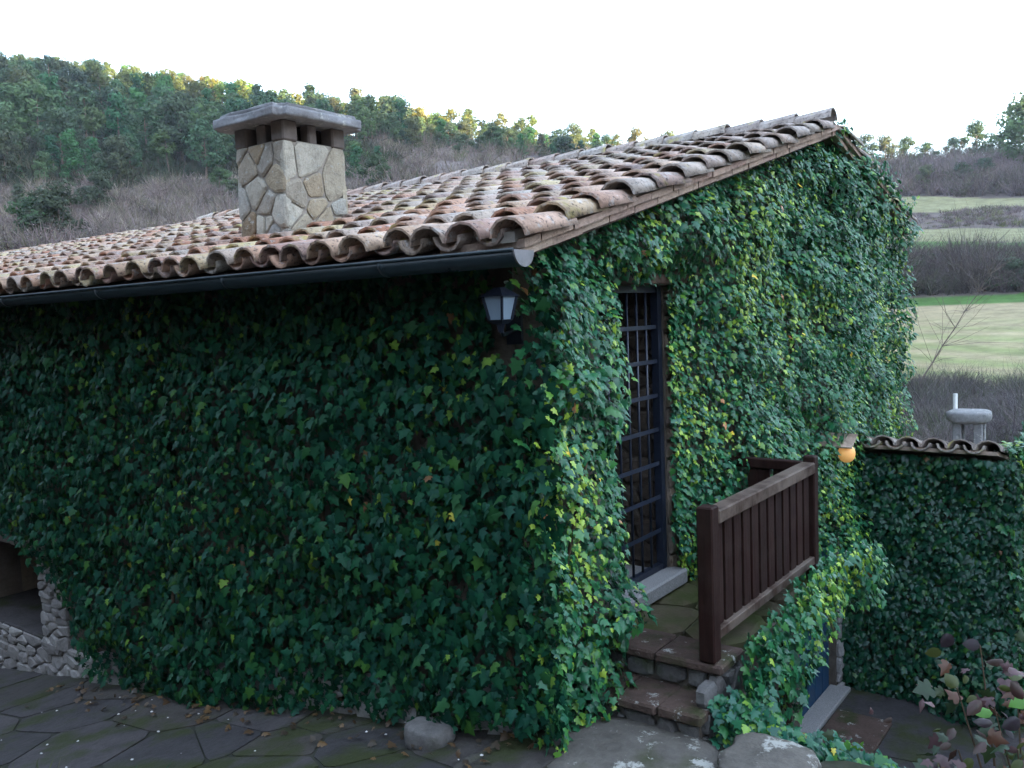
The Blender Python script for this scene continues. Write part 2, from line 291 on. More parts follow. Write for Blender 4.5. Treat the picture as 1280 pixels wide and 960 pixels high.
# ------------------------------------------------------------------ stones laid in cells
def cells(w, h, n, seed, stretch=1.0, relax=2):
    r = np.random.default_rng(seed); P = r.random((n, 2))*[w, h]
    def cell(k):
        poly = [(0, 0), (w, 0), (w, h), (0, h)]; px, py = P[k]
        for j in range(n):
            if j == k: continue
            qx, qy = P[j]; mx, my = (px+qx)/2, (py+qy)/2; nx, nyv = (qx-px), (qy-py)*stretch**2; out = []
            sd = [(a-mx)*nx+(b-my)*nyv for a, b in poly]
            for i in range(len(poly)):
                a, b = poly[i], poly[(i+1) % len(poly)]; s, t = sd[i], sd[(i+1) % len(poly)]
                if s <= 0: out.append(a)
                if s*t < 0: f = s/(s-t); out.append((a[0]+(b[0]-a[0])*f, a[1]+(b[1]-a[1])*f))
            poly = out
            if len(poly) < 3: return None
        return poly
    for _ in range(relax):
        C = [cell(k) for k in range(n)]
        for k, c in enumerate(C):
            if c: P[k] = P[k]*.4+np.mean(np.array(c), 0)*.6
    return [np.array(c) for c in (cell(k) for k in range(n)) if c is not None]
def stone_mesh(poly, joint, depth, seed, fmap, m, name, base=-.03, cut=.2):
    r = np.random.default_rng(seed); c = poly.mean(0); d = np.linalg.norm(poly-c, axis=1).min()
    if d < joint*1.5: return None
    # drop short edges, cut corners once
    q = [poly[i] for i in range(len(poly)) if np.linalg.norm(poly[i]-poly[i-1]) > .35*joint+.004]
    if len(q) < 3: return None
    q = np.array(q); n = len(q); pts = []
    for i in range(n):
        a, b = q[i], q[(i+1) % n]; pts += [a+(b-a)*r.uniform(.7*cut, 1.3*cut), a+(b-a)*(1-r.uniform(.7*cut, 1.3*cut))]
    pts = np.array(pts); v = pts-c; L = np.linalg.norm(v, axis=1)[:, None]; pts = c+v*np.clip(1-joint/L, .2, 1)*r.uniform(.975, 1.01, (len(pts), 1))
    v = pts-c; k = len(pts); dd = depth*r.uniform(.7, 1.15); tx, ty = r.normal(0, .12, 2)*depth
    ext = np.abs(v).max()+1e-6
    V = [fmap(p[0], p[1], base) for p in pts]+[fmap(p[0], p[1], dd*.55) for p in pts]
    V += [fmap(*(c+w*.80), dd*r.uniform(.88, 1.05)+(w[0]*tx+w[1]*ty)/ext) for w in v]; V += [fmap(c[0], c[1], dd*1.06)]
    F = [(i, (i+1) % k, k+(i+1) % k, k+i) for i in range(k)]+[(k+i, k+(i+1) % k, 2*k+(i+1) % k, 2*k+i) for i in range(k)]+[(2*k+i, 2*k+(i+1) % k, 3*k) for i in range(k)]
    return mesh(name, V, F, m, False)
def stone_field(name, parent, w, h, n, seed, fmap, mats, joint=.012, depth=.03, stretch=1.0, keep=None, base=-.03, cut=.2, relax=2):
    out = []
    for k, p in enumerate(cells(w, h, n, seed, stretch, relax)):
        if keep is not None and not keep(*p.mean(0)): continue
        me = stone_mesh(p, joint, depth, seed*100+k, fmap, mats[k % len(mats)] if isinstance(mats, (list, tuple)) else mats, name, base, cut)
        if me: out.append(link(bpy.data.objects.new(name, me), parent))
    return out
def rock(name, c, s, seed, m, parent=None, sub=3, rough=.22, flat=.55):
    import bmesh
    bm = bmesh.new(); bmesh.ops.create_icosphere(bm, subdivisions=sub, radius=1.0); r = np.random.default_rng(seed); ph = r.uniform(0, 40, 3)
    P = np.array([v.co[:] for v in bm.verts])
    P = np.sign(P)*np.abs(P)**.6
    n = fbm(P[:, 0]*1.1+ph[0]+P[:, 2], P[:, 1]*1.1+ph[1]-P[:, 2]*.6, seed, 4)-.5; cl = vnoise(P[:, 0]*2.3+ph[2], P[:, 1]*2.3-P[:, 2]*1.7+9, seed+3); P *= (1+rough*2*n+.16*np.round(cl*4)/4-.08)[:, None]; P[:, 2] = np.where(P[:, 2] > flat, flat+(P[:, 2]-flat)*.25, P[:, 2])
    P = P*np.array(s)+np.array(c); F = [tuple(v.index for v in f.verts) for f in bm.faces]; bm.free()
    return add(name, P, F, m, parent, True)

# ------------------------------------------------------------------ paving
path = tag(add('path', [(-.01, -.5, -5), (0, -.5, -5), (0, -.49, -5)], [(0, 1, 2)], M_EARTH), 'path of dark flagstones sloping down beside the ivy wall', kind='structure')
bpy.data.objects.remove(path); WM.pop('path', None)
px_, py_ = np.meshgrid(np.arange(-2.25, .02, .15), np.arange(-.25, 8.3, .2), indexing='ij'); PV = np.stack([px_, py_, ground(px_, py_)+.006], -1).reshape(-1, 3); n2 = px_.shape[1]
i = (np.arange(px_.shape[0]-1)[:, None]*n2+np.arange(n2-1)[None]).ravel(); PF = np.concatenate([np.stack([i, i+n2, i+n2+1], 1), np.stack([i, i+n2+1, i+1], 1)])
path = tag(link(bpy.data.objects.new('path', np_mesh('path', PV, PF, M_EARTH, np.full((len(PV), 3), .045)*[1, 1.05, .8], True))), 'path of dark flagstones sloping down beside the ivy wall', kind='structure')
stone_field('flagstone', path, 2.2, 8.3, 34, 3, lambda u, v, d: (u-2.2, v-.2, float(ground(u-2.2, v-.2))+.008+max(d, -.02)), M_FLAG, .009, .013, .8, base=-.02, cut=.09)
court = tag(add('courtyard', [(.9, -5, -2.13), (5.2, -5, -2.13), (5.2, .0, -2.13), (.9, .0, -2.13)], [(0, 1, 2, 3)], m_plain('courtyard_earth', (.06, .052, .045), .95, .2)), 'lower paved courtyard by the blue door', kind='structure')
for o_ in (court,):
    for v in o_.data.vertices: v.co.z = -2.085
stone_field('flagstone', court, 3.2, 4.2, 20, 8, lambda u, v, d: (u+1.9, v-4.25, -2.085+max(d, -.02)), [M_FLAG, M_FLAG, M_FLAG], .01, .016, base=-.02, cut=.09)
box('red_slab', 3.5, 4.45, -.72, -.22, -2.08, -2.035, M_TREAD, court, .012)

# ------------------------------------------------------------------ house
GY = .16; SL = .252; EX, RX, RX2 = -.5, 4.45, 7.45          # eave, ridge, far eave
def deck(x): return 2.18+SL*(x-EX) if x <= RX else 2.18+SL*(RX-EX)-SL*(x-RX)
house = thing('house', 'long stone house covered in ivy under a low terracotta tile roof', 'house', (0, 0, -.5))
YE = 18.0
mb = MB(); T_ = .55
def topz(x): return deck(x)-.10
brk = [(0, .86, [(-2.6, 9)]), (.86, 1.75, [(-2.6, -.11), (2.02, 9)]), (1.75, 4.15, [(-2.6, 9)]), (4.15, 4.45, [(-2.6, 9)]), (4.45, 7.3, [(-2.6, 9)])]
for x0, x1, iv in brk:
    for z0, z1 in iv:
        if z1 > 5: mb.hexa(x0, x1, GY, GY+T_, z0, topz(x0), topz(x1))
        else: mb.box(x0, x1, GY, GY+T_, z0, z1)
zt = topz(0)
for y0, y1, iv in ((GY+T_, 5.95, [(-2.6, zt)]), (5.95, 7.7, [(-2.6, -1.12), (-.22, zt)]), (7.7, YE, [(-3.4, zt)])):
    for z0, z1 in iv: mb.box(0, T_, y0, y1, z0, z1)
mb.box(7.3-T_, 7.3, GY+T_, YE, -2.6, topz(7.3)); mb.hexa(T_, RX, YE-T_, YE, -2.6, topz(T_), topz(RX)); mb.hexa(RX, 7.3-T_, YE-T_, YE, -2.6, topz(RX), topz(7.3-T_))
wall = mb.build('wall', M_WALL, house)
# door reveals: rubble on the jamb that the grille lets see
stone_field('jamb_stone', wall, .54, 2.0, 40, 12, lambda u, v, d: (1.752-d, u+.235, v-.0), m_stone('shaded_reveal_stone', [(.10, .075, .06), (.14, .11, .085), (.075, .06, .05)], scale=9), .010, .03, 1.5)  # reveal stones coloured darker to stand in for the doorway shade
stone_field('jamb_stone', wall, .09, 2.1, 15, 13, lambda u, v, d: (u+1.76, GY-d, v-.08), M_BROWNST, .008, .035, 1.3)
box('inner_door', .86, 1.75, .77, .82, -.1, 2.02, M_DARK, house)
box('interior_floor', .86, 1.72, .21, .77, -.10, -.015, M_GRAN, house)
box('lintel', .62, 1.98, .06, .30, 2.025, 2.17, M_BEAM, house, .01)
box('door_sill', .90, 1.80, .03, .20, -.105, .0, M_GRAN, house, .012)
# grille door
door = box('grille_door', .86, .905, .17, .215, .004, 2.018, M_IRON, house); door['label'] = 'dark blue iron grille over the upper doorway'
box('frame_bar', 1.69, 1.745, .165, .22, .004, 2.018, M_IRON, door); box('frame_bar', .905, 1.69, .172, .213, .004, .045, M_IRON, door); box('frame_bar', .905, 1.69, .172, .213, 1.975, 2.018, M_IRON, door)
for k in range(5):
    x = .905+(k+1)*.131; MB().tube([(x, .192, .045), (x, .192, 1.975)], .0095, 8).build('bar', M_IRON, door, True)
for k in range(7):
    z = .045+(k+1)*.2415; box('cross_bar', .905, 1.69, .178, .184, z-.014, z+.014, M_IRON, door)
box('latch', 1.0, 1.10, .150, .177, 1.20, 1.235, M_IRON, door, .005)
# blue lower door
mb2 = MB(); mb2.box(3.45, 3.84, -.07, .158, -2.4, -.3); mb2.box(4.94, 5.18, -.07, .158, -2.4, -.3); mb2.box(3.84, 4.94, -.07, .158, -.45, -.3); mb2.build('door_surround', M_WALL, house)
bd = box('blue_door', 3.845, 4.935, .03, .07, -2.12, -.455, M_BLUE, house); bd['label'] = 'blue plank door at the foot of the gable'
for k in range(5): box('plank', 3.85+k*.216, 3.85+k*.216+.211, .0, .029, -2.10, -.47, M_BLUE, bd, .004)
box('threshold', 3.8, 4.99, -.20, .0, -2.14, -2.03, M_GRAN, house, .01)
stone_field('jamb_stone', wall, .14, 1.9, 14, 17, lambda u, v, d: (u+4.945, -.07-d, v-2.1), M_GREY, .006, .05, 1.2)
# niche opening at the far left of the long wall
mb = MB(); mb.box(.95, 1.05, 5.6, 8.1, -1.3, .1); mb.box(.55, .95, 5.6, 5.94, -1.3, .1); mb.box(.55, .95, 7.71, 8.1, -1.3, .1); mb.box(.55, .95, 5.94, 7.71, -.22, .1); mb.build('niche', M_BROWNST, house)
box('niche_floor', -.03, .95, 5.94, 7.71, -1.3, -1.08, M_FLAG, house, .01)
stone_field('niche_stone', wall, 1.75, .86, 22, 19, lambda u, v, d: (.95-d, 5.95+u, -1.08+v), M_BROWNST, .012, .035, 1.5)
sh = box('blue_shutter', .42, .9, 5.955, 5.99, -1.07, -.3, M_BLUE, house); sh['label'] = 'blue shutter inside the niche of the long wall'
stone_field('wall_stone', wall, 3.4, .72, 120, 23, lambda u, v, d: (-d, 4.75+u, -1.82+v-.0), M_GREY, .007, .05, 2.0, cut=.12, keep=lambda u, v: v-1.82 > float(ground(-.05, 4.75+u))-.1 and v-1.82 < -1.1)
stone_field('wall_stone', wall, .5, 1.1, 34, 24, lambda u, v, d: (-d, 5.47+u, -1.15+v), M_GREY, .006, .045, 1.9, cut=.12)
stone_field('wall_stone', wall, 1.9, .36, 12, 25, lambda u, v, d: (-d, 5.9+u, -.24+v), m_plain('pale_plaster', (.42, .37, .36), .9, .2), .006, .05, 1.0)
stone_field('foot_stone', wall, 4.9, .34, 30, 27, lambda u, v, d: (-d, .1+u, float(ground(0, .1+u))-.06+v), M_GREY, .012, .10, 1.2)
# roof
dk = MB()
for x0, x1 in ((EX+.06, RX), (RX, RX2-.03)):
    V = [(x0, -.2, deck(x0)-.075), (x1, -.2, deck(x1)-.075), (x0, YE, deck(x0)-.075), (x1, YE, deck(x1)-.075), (x0, -.2, deck(x0)-.012), (x1, -.2, deck(x1)-.012), (x0, YE, deck(x0)-.012), (x1, YE, deck(x1)-.012)]
    dk.add(V, box_vf(0, 1, 0, 1, 0, 1)[1])
roof = dk.build('roof', M_BEAM, house)
LT, EXPO, SPC = .46, .345, .250
def tile_vf(w0, w1, h0, h1, n=7, th=.013, Ln=LT):
    # along +u from the low end (0) to the high end (Ln); v across, arch up
    V = []
    for (u, w, h) in ((0, w0, h0), (Ln, w1, h1)):
        for (ww, hh) in ((w, h), (w-th, h-th)):
            for k in range(n):
                a = math.pi*k/(n-1); V.append((u, ww*math.cos(a), hh*math.sin(a)))
    F = []
    for k in range(n-1):
        F += [(k, k+1, 2*n+k+1, 2*n+k), (n+k+1, n+k, 3*n+k, 3*n+k+1), (k+1, k, n+k, n+k+1), (2*n+k, 2*n+k+1, 3*n+k+1, 3*n+k)]
    F += [(0, 2*n, 3*n, n), (n-1, 2*n-1, 4*n-1, 3*n-1)]
    return V, F
CV, CF = tile_vf(.114, .084, .096, .074); cover_me = mesh('tile', CV, CF, M_TILE, True)
pv, PFc = tile_vf(.088, .114, .078, .088); PVc = [(u, v, -h) for u, v, h in pv]; PFc = [f[::-1] for f in PFc]; pan_me = mesh('pan_tile', PVc, PFc, M_TILE, True)
for me in (cover_me, pan_me):
    sh_ = [abs(sum((me.vertices[i].co[0] for i in p.vertices))/len(p.vertices)-LT/2) < .1 and True for p in me.polygons]; me.polygons.foreach_set('use_smooth', sh_)
def tile_M(side, x, y, dz, yaw, pitch):
    # side -1: left slope (low end towards -x); +1: right slope
    s = math.atan(SL)
    if side < 0: B = Matrix.Rotation(-s, 4, 'Y')
    else: B = Matrix.Rotation(math.pi, 4, 'Z') @ Matrix.Rotation(-s, 4, 'Y')
    return Matrix.Translation((x, y, deck(x)+dz)) @ B @ Matrix.Rotation(yaw, 4, 'Z') @ Matrix.Rotation(pitch, 4, 'Y')
rr = random.Random(3); cov = []; pans = []
cs = math.cos(math.atan(SL)); ncol = int((YE+.2)/SPC)
for side, xe, nrow, nc in ((-1, EX-.04, 16, ncol), (1, RX2, 11, 40)):
    for c in range(nc):
        y = -.225+c*SPC; cy_ = rr.uniform(-.012, .012); cx_ = rr.uniform(-.03, .03)
        for r in range(nrow):
            sg = 1 if side < 0 else -1
            x = xe+sg*(r*EXPO*cs+cx_+rr.uniform(-.022, .022)); tilt = .06+rr.uniform(-.012, .03)
            if (side < 0 and x > RX-.36) or (side > 0 and x < RX+.36): continue
            if not (.22 < x < .92 and 2.40 < y < 3.03 and side < 0): cov.append((side, tile_M(side, x, y+cy_+rr.uniform(-.012, .012), .052+rr.uniform(0, .014), rr.uniform(-.05, .05), tilt)))
            if c < nc-1: pans.append((side, tile_M(side, x+sg*.02, y+SPC/2+rr.uniform(-.008, .008), .088+rr.uniform(0, .008), rr.uniform(-.025, .025), tilt*.8)))
def near(e): return (e[1].translation-CAM).length
cov.sort(key=lambda e: near(e)+(100 if e[0] > 0 else 0)); pans.sort(key=lambda e: near(e)+(100 if e[0] > 0 else 0))
for s_, Mx in cov[:300]: link(bpy.data.objects.new('tile', cover_me), roof, Mx)
epan = [e for e in pans if e[1].translation.x < EX-.02 and e[0] < 0][:60]; ids = set(id(e) for e in epan)
for s_, Mx in epan: link(bpy.data.objects.new('pan_tile', pan_me), roof, Mx)
def tri(F): return [t for f in F for t in ([(f[0], f[1], f[2]), (f[0], f[2], f[3])] if len(f) == 4 else [f])]
def mass(name, V, F, Ms, m, parent):
    V = np.array(V); F = np.array(tri(F)); B = np.array([[list(r) for r in Mx] for Mx in Ms]); P = np.einsum('nij,kj->nki', B[:, :3, :3], V)+B[:, None, :3, 3]
    FF = F[None]+(np.arange(len(Ms))*len(V))[:, None, None]
    o = link(bpy.data.objects.new(name, np_mesh(name, P, FF, m, rnd=np.repeat(rng.random(len(Ms)), len(V)))), parent); o['kind'] = 'stuff'; return o
tm = mass('tile_mass', CV, CF, [e[1] for e in cov[300:]], M_TILE, roof); mass('pan_tile_mass', PVc, PFc, [e[1] for e in pans if id(e) not in ids], M_TILE, roof)
RV, RF = tile_vf(.115, .092, .105, .085, Ln=.44); ridge_me = mesh('ridge_tile', RV, RF, M_TILE, False)
for k in range(29):
    y = -.24+k*.335
    link(bpy.data.objects.new('ridge_tile', ridge_me), roof, Matrix.Translation((RX+rr.uniform(-.012, .012), y, deck(RX)+.085+rr.uniform(0, .02))) @ Matrix.Rotation(math.pi/2+rr.uniform(-.04, .04), 4, 'Z') @ Matrix.Rotation(.045, 4, 'Y'))
# verge bricks: two projecting courses under the end tiles
for side, xa, xb in ((-1, EX+.02, RX), (1, RX, RX2)):
    n = int((xb-xa)/.285)
    for row in range(2):
        for k in range(n+1):
            x0 = xa+(k-(.5 if row else 0))*.285; x1 = min(x0+.278, xb-.003); x0 = max(x0, xa+.002)
            if x1-x0 < .03: continue
            zb = -.058+row*.047; yo = -.245-.035*row+rr.uniform(-.006, .006); jz = rr.uniform(-.003, .003)
            V = [(x, y, deck(x)+zb+jz+dz) for dz in (0, .040) for y in (yo, .25) for x in (x0, x1)]
            add('verge_brick', V, box_vf(0, 1, 0, 1, 0, 1)[1], M_BRICK, roof)
V = [(x, y, deck(x)+.02+dz) for dz in (0, .05) for y in (-.235, -.1) for x in (EX, RX-.01)]; add('verge_mortar', V, box_vf(0, 1, 0, 1, 0, 1)[1], M_MORT, roof)
V = [(x, y, deck(x)+.02+dz) for dz in (0, .05) for y in (-.235, -.1) for x in (RX+.01, RX2-.02)]; add('verge_mortar', V, box_vf(0, 1, 0, 1, 0, 1)[1], M_MORT, roof)
# eave board, gutter
def halfpipe(r, th, n=9):
    return [(r*math.cos(math.pi+math.pi*k/(n-1)), r*math.sin(math.pi+math.pi*k/(n-1))) for k in range(n)], [((r-th)*math.cos(math.pi+math.pi*k/(n-1)), (r-th)*math.sin(math.pi+math.pi*k/(n-1))) for k in range(n)]
GXc, GZc = EX-.02, 2.155
def gut(name, y0, y1, r, m, parent, th=.005):
    a, b = halfpipe(r, th); n = len(a); V = []; F = []
    for y in (y0, y1):
        V += [(GXc+p[0], y, GZc+p[1]) for p in a]+[(GXc+p[0], y, GZc+p[1]) for p in b]
    for k in range(n-1):
        F += [(k, k+1, 2*n+k+1, 2*n+k), (n+k+1, n+k, 3*n+k, 3*n+k+1), (k+1, k, n+k, n+k+1), (2*n+k, 2*n+k+1, 3*n+k+1, 3*n+k)]
    F += [(0, 2*n, 3*n, n), (n-1, 2*n-1, 4*n-1, 3*n-1)]
    return add(name, V, F, m, parent, True)
gutter = gut('gutter', -.29, YE, .072, M_GUT, house)
MB().tube([(GXc-.072, -.29, GZc+.004), (GXc-.072, YE, GZc+.004)], .009, 8).build('gutter_bead', M_GUT, gutter, True)
for y in (.55, 1.9, 3.4, 4.9, 6.6, 8.6, 11, 14): gut('gutter_joint', y, y+.035, .0765, M_GUT, gutter, .004)
a, b = halfpipe(.078, .005, 13); V = [(GXc+p[0], y, GZc+p[1]+.004) for y in (-.302, -.292) for p in a]; n = len(a)
add('gutter_end_cap', V, [tuple(range(n))[::-1], tuple(range(n, 2*n))]+[(k, k+1, n+k+1, n+k) for k in range(n-1)]+[(n-1, 0, n, 2*n-1)], M_ZINC, gutter)

# chimney
cx0, cx1, cy0, cy1 = .35, .95, 2.43, 3.0; cz0 = deck(.35)-.03; cz1 = 3.19
chim = box('chimney', cx0+.02, cx1-.02, cy0+.02, cy1-.02, cz0, cz1, M_MORT, house); chim['label'] = 'stone chimney with grey slab cap rising through the roof'
ch = cz1-cz0
stone_field('stone', chim, cy1-cy0, ch, 19, 5, lambda u, v, d: (cx0+.02-d, cy1-u, cz0+v), M_CHST, .010, .022, cut=.13, relax=1)
stone_field('stone', chim, cx1-cx0, ch, 15, 33, lambda u, v, d: (cx0+u, cy0+.02-d, cz0+v), M_CHST, .010, .022, cut=.13, relax=1)
stone_field('stone', chim, cy1-cy0, ch, 16, 36, lambda u, v, d: (cx1-.02+d, cy0+u, cz0+v), M_CHST, .010, .022, cut=.13, relax=1)
stone_field('stone', chim, cx1-cx0, ch, 15, 39, lambda u, v, d: (cx1-u, cy1-.02+d, cz0+v), M_CHST, .010, .022, cut=.13, relax=1)
zt2 = cz1+.14
box('flue_shade', cx0+.125, cx1-.125, cy0+.125, cy1-.125, cz1-.01, cz1+.13, M_DARK, chim)  # solid dark box standing in for shade inside the chimney openings
for (x, y, w, d) in ((cx0, cy0, .14, .14), (cx1-.13, cy0, .13, .14), (cx0, cy1-.14, .13, .14), (cx1-.13, cy1-.14, .13, .14), ((cx0+cx1)/2-.045, cy0+.02, .085, .10), (cx0+.02, (cy0+cy1)/2-.05, .10, .10), (cx1-.12, (cy0+cy1)/2-.05, .10, .10), ((cx0+cx1)/2-.045, cy1-.12, .085, .10)):
    box('pillar', x, x+w, y, y+d, cz1-.01, zt2, M_SOOT, chim, .012)
import bmesh
bm = bmesh.new(); V, F = box_vf(cx0-.13, cx1+.12, cy0-.13, cy1+.12, zt2-.004, zt2+.09); vs = [bm.verts.new(v) for v in V]; [bm.faces.new([vs[i] for i in f]) for f in F]
bmesh.ops.bevel(bm, geom=[e for e in bm.edges if abs((e.verts[0].co-e.verts[1].co).z) > .05], offset=.07, segments=3, affect='EDGES')
bmesh.ops.bevel(bm, geom=[e for e in bm.edges if min(e.verts[0].co.z, e.verts[1].co.z) > zt2+.08], offset=.03, segments=2, affect='EDGES')
bmesh.ops.triangulate(bm, faces=bm.faces[:]); bmesh.ops.subdivide_edges(bm, edges=bm.edges[:], cuts=3, use_grid_fill=True); bmesh.ops.recalc_face_normals(bm, faces=bm.faces[:])
for v in bm.verts:
    q = v.co*9; nz = float(fbm(q.x+q.z, q.y+20-q.z, 77))-.5; dd = (v.co-Vector(((cx0+cx1)/2, (cy0+cy1)/2, zt2+.05))); dd.z *= 2; v.co += dd.normalized()*nz*.06
me = bpy.data.meshes.new('cap'); bm.to_mesh(me); bm.free(); me.materials.append(M_CAP); me.polygons.foreach_set('use_smooth', [True]*len(me.polygons)); link(bpy.data.objects.new('cap', me), chim)

# ------------------------------------------------------------------ house mass added out of frame to shade the long ivy wall
nb = thing('added_shade_house', 'plain stone house added out of frame to shade the long ivy wall', 'house', (-9, 7, -.5))
box('wall', -12.5, -5.9, -1.2, 17, -3.4, 7.2, M_WALL, nb)
V = [(-5.5, -1.6, 7.0), (-9.2, -1.6, 8.3), (-12.9, -1.6, 7.0), (-5.5, 17.4, 7.0), (-9.2, 17.4, 8.3), (-12.9, 17.4, 7.0)]
add('roof', V+[(x, y, z+.14) for x, y, z in V], [(0, 3, 4, 1), (1, 4, 5, 2), (6, 7, 10, 9), (7, 8, 11, 10), (0, 1, 7, 6), (1, 2, 8, 7), (3, 9, 10, 4), (4, 10, 11, 5), (0, 6, 9, 3), (2, 5, 11, 8)], M_TILE, nb)
for y in (2.5, 7, 11.5):
    wd_ = box('window', -5.93, -5.885, y, y+.9, 1.6, 2.9, M_DARK, nb); box('window_frame', -5.90, -5.87, y+.42, y+.48, 1.6, 2.9, M_BEAM, wd_)

gw = thing('added_shade_wall', 'rubble wall added out of frame to shade the courtyard', 'wall', (5, -5, -2.1))  # added unseen wall that keeps low sky light off the courtyard
gwc = box('core', .6, 10.5, -5.4, -4.9, -2.6, 1.7, M_WALL, gw)
for k in range(25): box('coping_stone', .55+k*.4, .94+k*.4, -5.45, -4.85, 1.703, 1.80+.015*(k % 3), M_BROWNST, gw, .015)
stone_field('wall_stone', gwc, 9.8, 3.7, 90, 61, lambda u, v, d: (.65+u, -4.9+d, -2.05+v), M_BROWNST, .014, .04, 1.4, relax=1)

# ------------------------------------------------------------------ landing, steps, railing
landing = thing('stone_stairs', 'worn stone steps with reddish treads leading up to the grille door', 'stairs', (1.2, -.36, -.6))
mb = MB(); mb.box(.66, 2.5, -.70, .158, -.34, -.19); mb.box(.66, 1.0, -.70, .158, -2.3, -.34); mb.box(.40, .66, -.70, .158, -2.3, -.375); core = mb.build('core', M_WALL, landing)
stone_field('landing_slab', core, 1.62, .86, 8, 51, lambda u, v, d: (.90+u, -.71+v, -.19+.03+d), M_MOSS, .007, .045)
def slabs(x0, x1, z, seed, ys):
    r = random.Random(seed)
    for a, b in zip(ys, ys[1:]):
        o = box('tread', x0+r.uniform(-.012, .012), x1, a+.004, b-.004, z-.06, z+r.uniform(-.006, .006), M_TREAD, landing, .012)
slabs(.575, .90, -.118, 4, [-.755, -.33, .12]); slabs(.315, .66, -.315, 6, [-.74, -.47, -.20, .1])
stone_field('riser_stone', core, .70, .13, 5, 53, lambda u, v, d: (.66-d, u-.70, -.315+.005+v), M_RISER, .010, .045)
stone_field('riser_stone', core, .70, .22, 6, 54, lambda u, v, d: (.40-d, u-.70, -.60+v), M_RISER, .012, .05)
stone_field('side_stone', core, .5, .45, 9, 55, lambda u, v, d: (.40+u, -.70-d, -.64+v), M_RISER, .010, .04)

rail = thing('wooden_railing', 'dark brown board railing on the landing beside the grille door', 'railing', (1.5, -.66, -.12))
def post(x, y, z0, z1, w=.09):
    box('post', x-w/2, x+w/2, y-w/2, y+w/2, z0, z1, M_WOOD, rail, .008)
post(.615, -.665, -.116, .765, .095); post(2.37, -.665, -.14, .775, .085); post(2.42, -.23, -.14, .70, .075)
box('top_rail', .665, 2.325, -.715, -.615, .655, .735, M_RAILW, rail, .008); box('bottom_rail', .665, 2.325, -.705, -.645, -.005, .055, M_RAILW, rail, .006)
for k in range(12): 
    x = .685+k*.137; box('board', x, x+.105, -.676, -.654, .048, .662, M_WOOD, rail, .003, None)
box('return_rail', 2.36, 2.43, -.62, -.02, .655, .725, M_WOOD, rail, .006); box('return_rail', 2.365, 2.42, -.62, -.05, -.01, .05, M_WOOD, rail, .006)
for k in range(3): box('board', 2.385, 2.407, -.60+k*.12, -.505+k*.12, .05, .66, M_WOOD, rail, .003)
sp = MB().tube([(1.88, -.64, -2.1), (1.88, -.64, -.34)], .04, 8).build('wooden_post', M_WOOD); tag(sp, 'brown timber post half hidden in ivy under the landing', 'post')

# ------------------------------------------------------------------ lamps
lan = thing('wall_lantern', 'black iron lantern with pale frosted panes under the gutter', 'lantern', (-.30, -.01, 1.72))
lx, ly, lz = -.34, -.01, 1.84
def frus(w0, w1, z0, z1): return [(lx+sx*w, ly+sy*w, z) for z, w in ((z0, w0), (z1, w1)) for sx, sy in ((-1, -1), (1, -1), (1, 1), (-1, 1))]
FQ = [(0, 1, 5, 4), (1, 2, 6, 5), (2, 3, 7, 6), (3, 0, 4, 7)]; FC = FQ+[(3, 2, 1, 0), (4, 5, 6, 7)]
for k in range(4):
    v = frus(.038, .058, lz, lz+.115); add('pane', [v[i] for i in FQ[k]], [(0, 1, 2, 3)], M_FROST, lan)
for k in range(4):
    v = frus(.040, .060, lz, lz+.115); MB().tube([v[k], v[k+4]], .008, 6).build('frame_bar', M_IRON, lan)
add('roof', frus(.074, .020, lz+.115, lz+.16), FC, M_IRON, lan); add('base', frus(.026, .047, lz-.022, lz), FC, M_IRON, lan); add('tail', frus(.006, .016, lz-.065, lz-.022), FC, M_IRON, lan)
MB().tube([(lx, ly, lz-.04), (lx+.08, ly+.05, lz-.08), (0.0, ly+.16, lz-.06)], .011, 6).build('bracket', M_IRON, lan); box('wall_plate', -.02, .0, ly+.11, ly+.21, lz-.14, lz+.02, M_IRON, lan)
wl = thing('lit_wall_lamp', 'small glowing orange lamp under a tilted clay tile in the gable ivy', 'lamp', (3.98, -.36, .46))
import bmesh as _b
bm = _b.new(); _b.ops.create_uvsphere(bm, u_segments=14, v_segments=9, radius=.075); 
for v in bm.verts: v.co.z *= 1.1; v.co += Vector((3.98, -.46, .53))
me = bpy.data.meshes.new('globe'); bm.to_mesh(me); bm.free(); me.materials.append(M_LIT); me.polygons.foreach_set('use_smooth', [True]*len(me.polygons)); link(bpy.data.objects.new('globe', me), wl)
add('clay_hood', [tuple(Matrix.Translation((3.98, -.44, .635)) @ Matrix.Rotation(-.5, 4, 'Y') @ Vector(v)) for v in box_vf(-.10, .10, -.09, .22, 0, .014)[0]], box_vf(0, 1, 0, 1, 0, 1)[1], M_BRICK, wl)
MB().tube([(3.98, .14, .48), (3.98, -.40, .47)], .012, 6).build('bracket', M_IRON, wl)

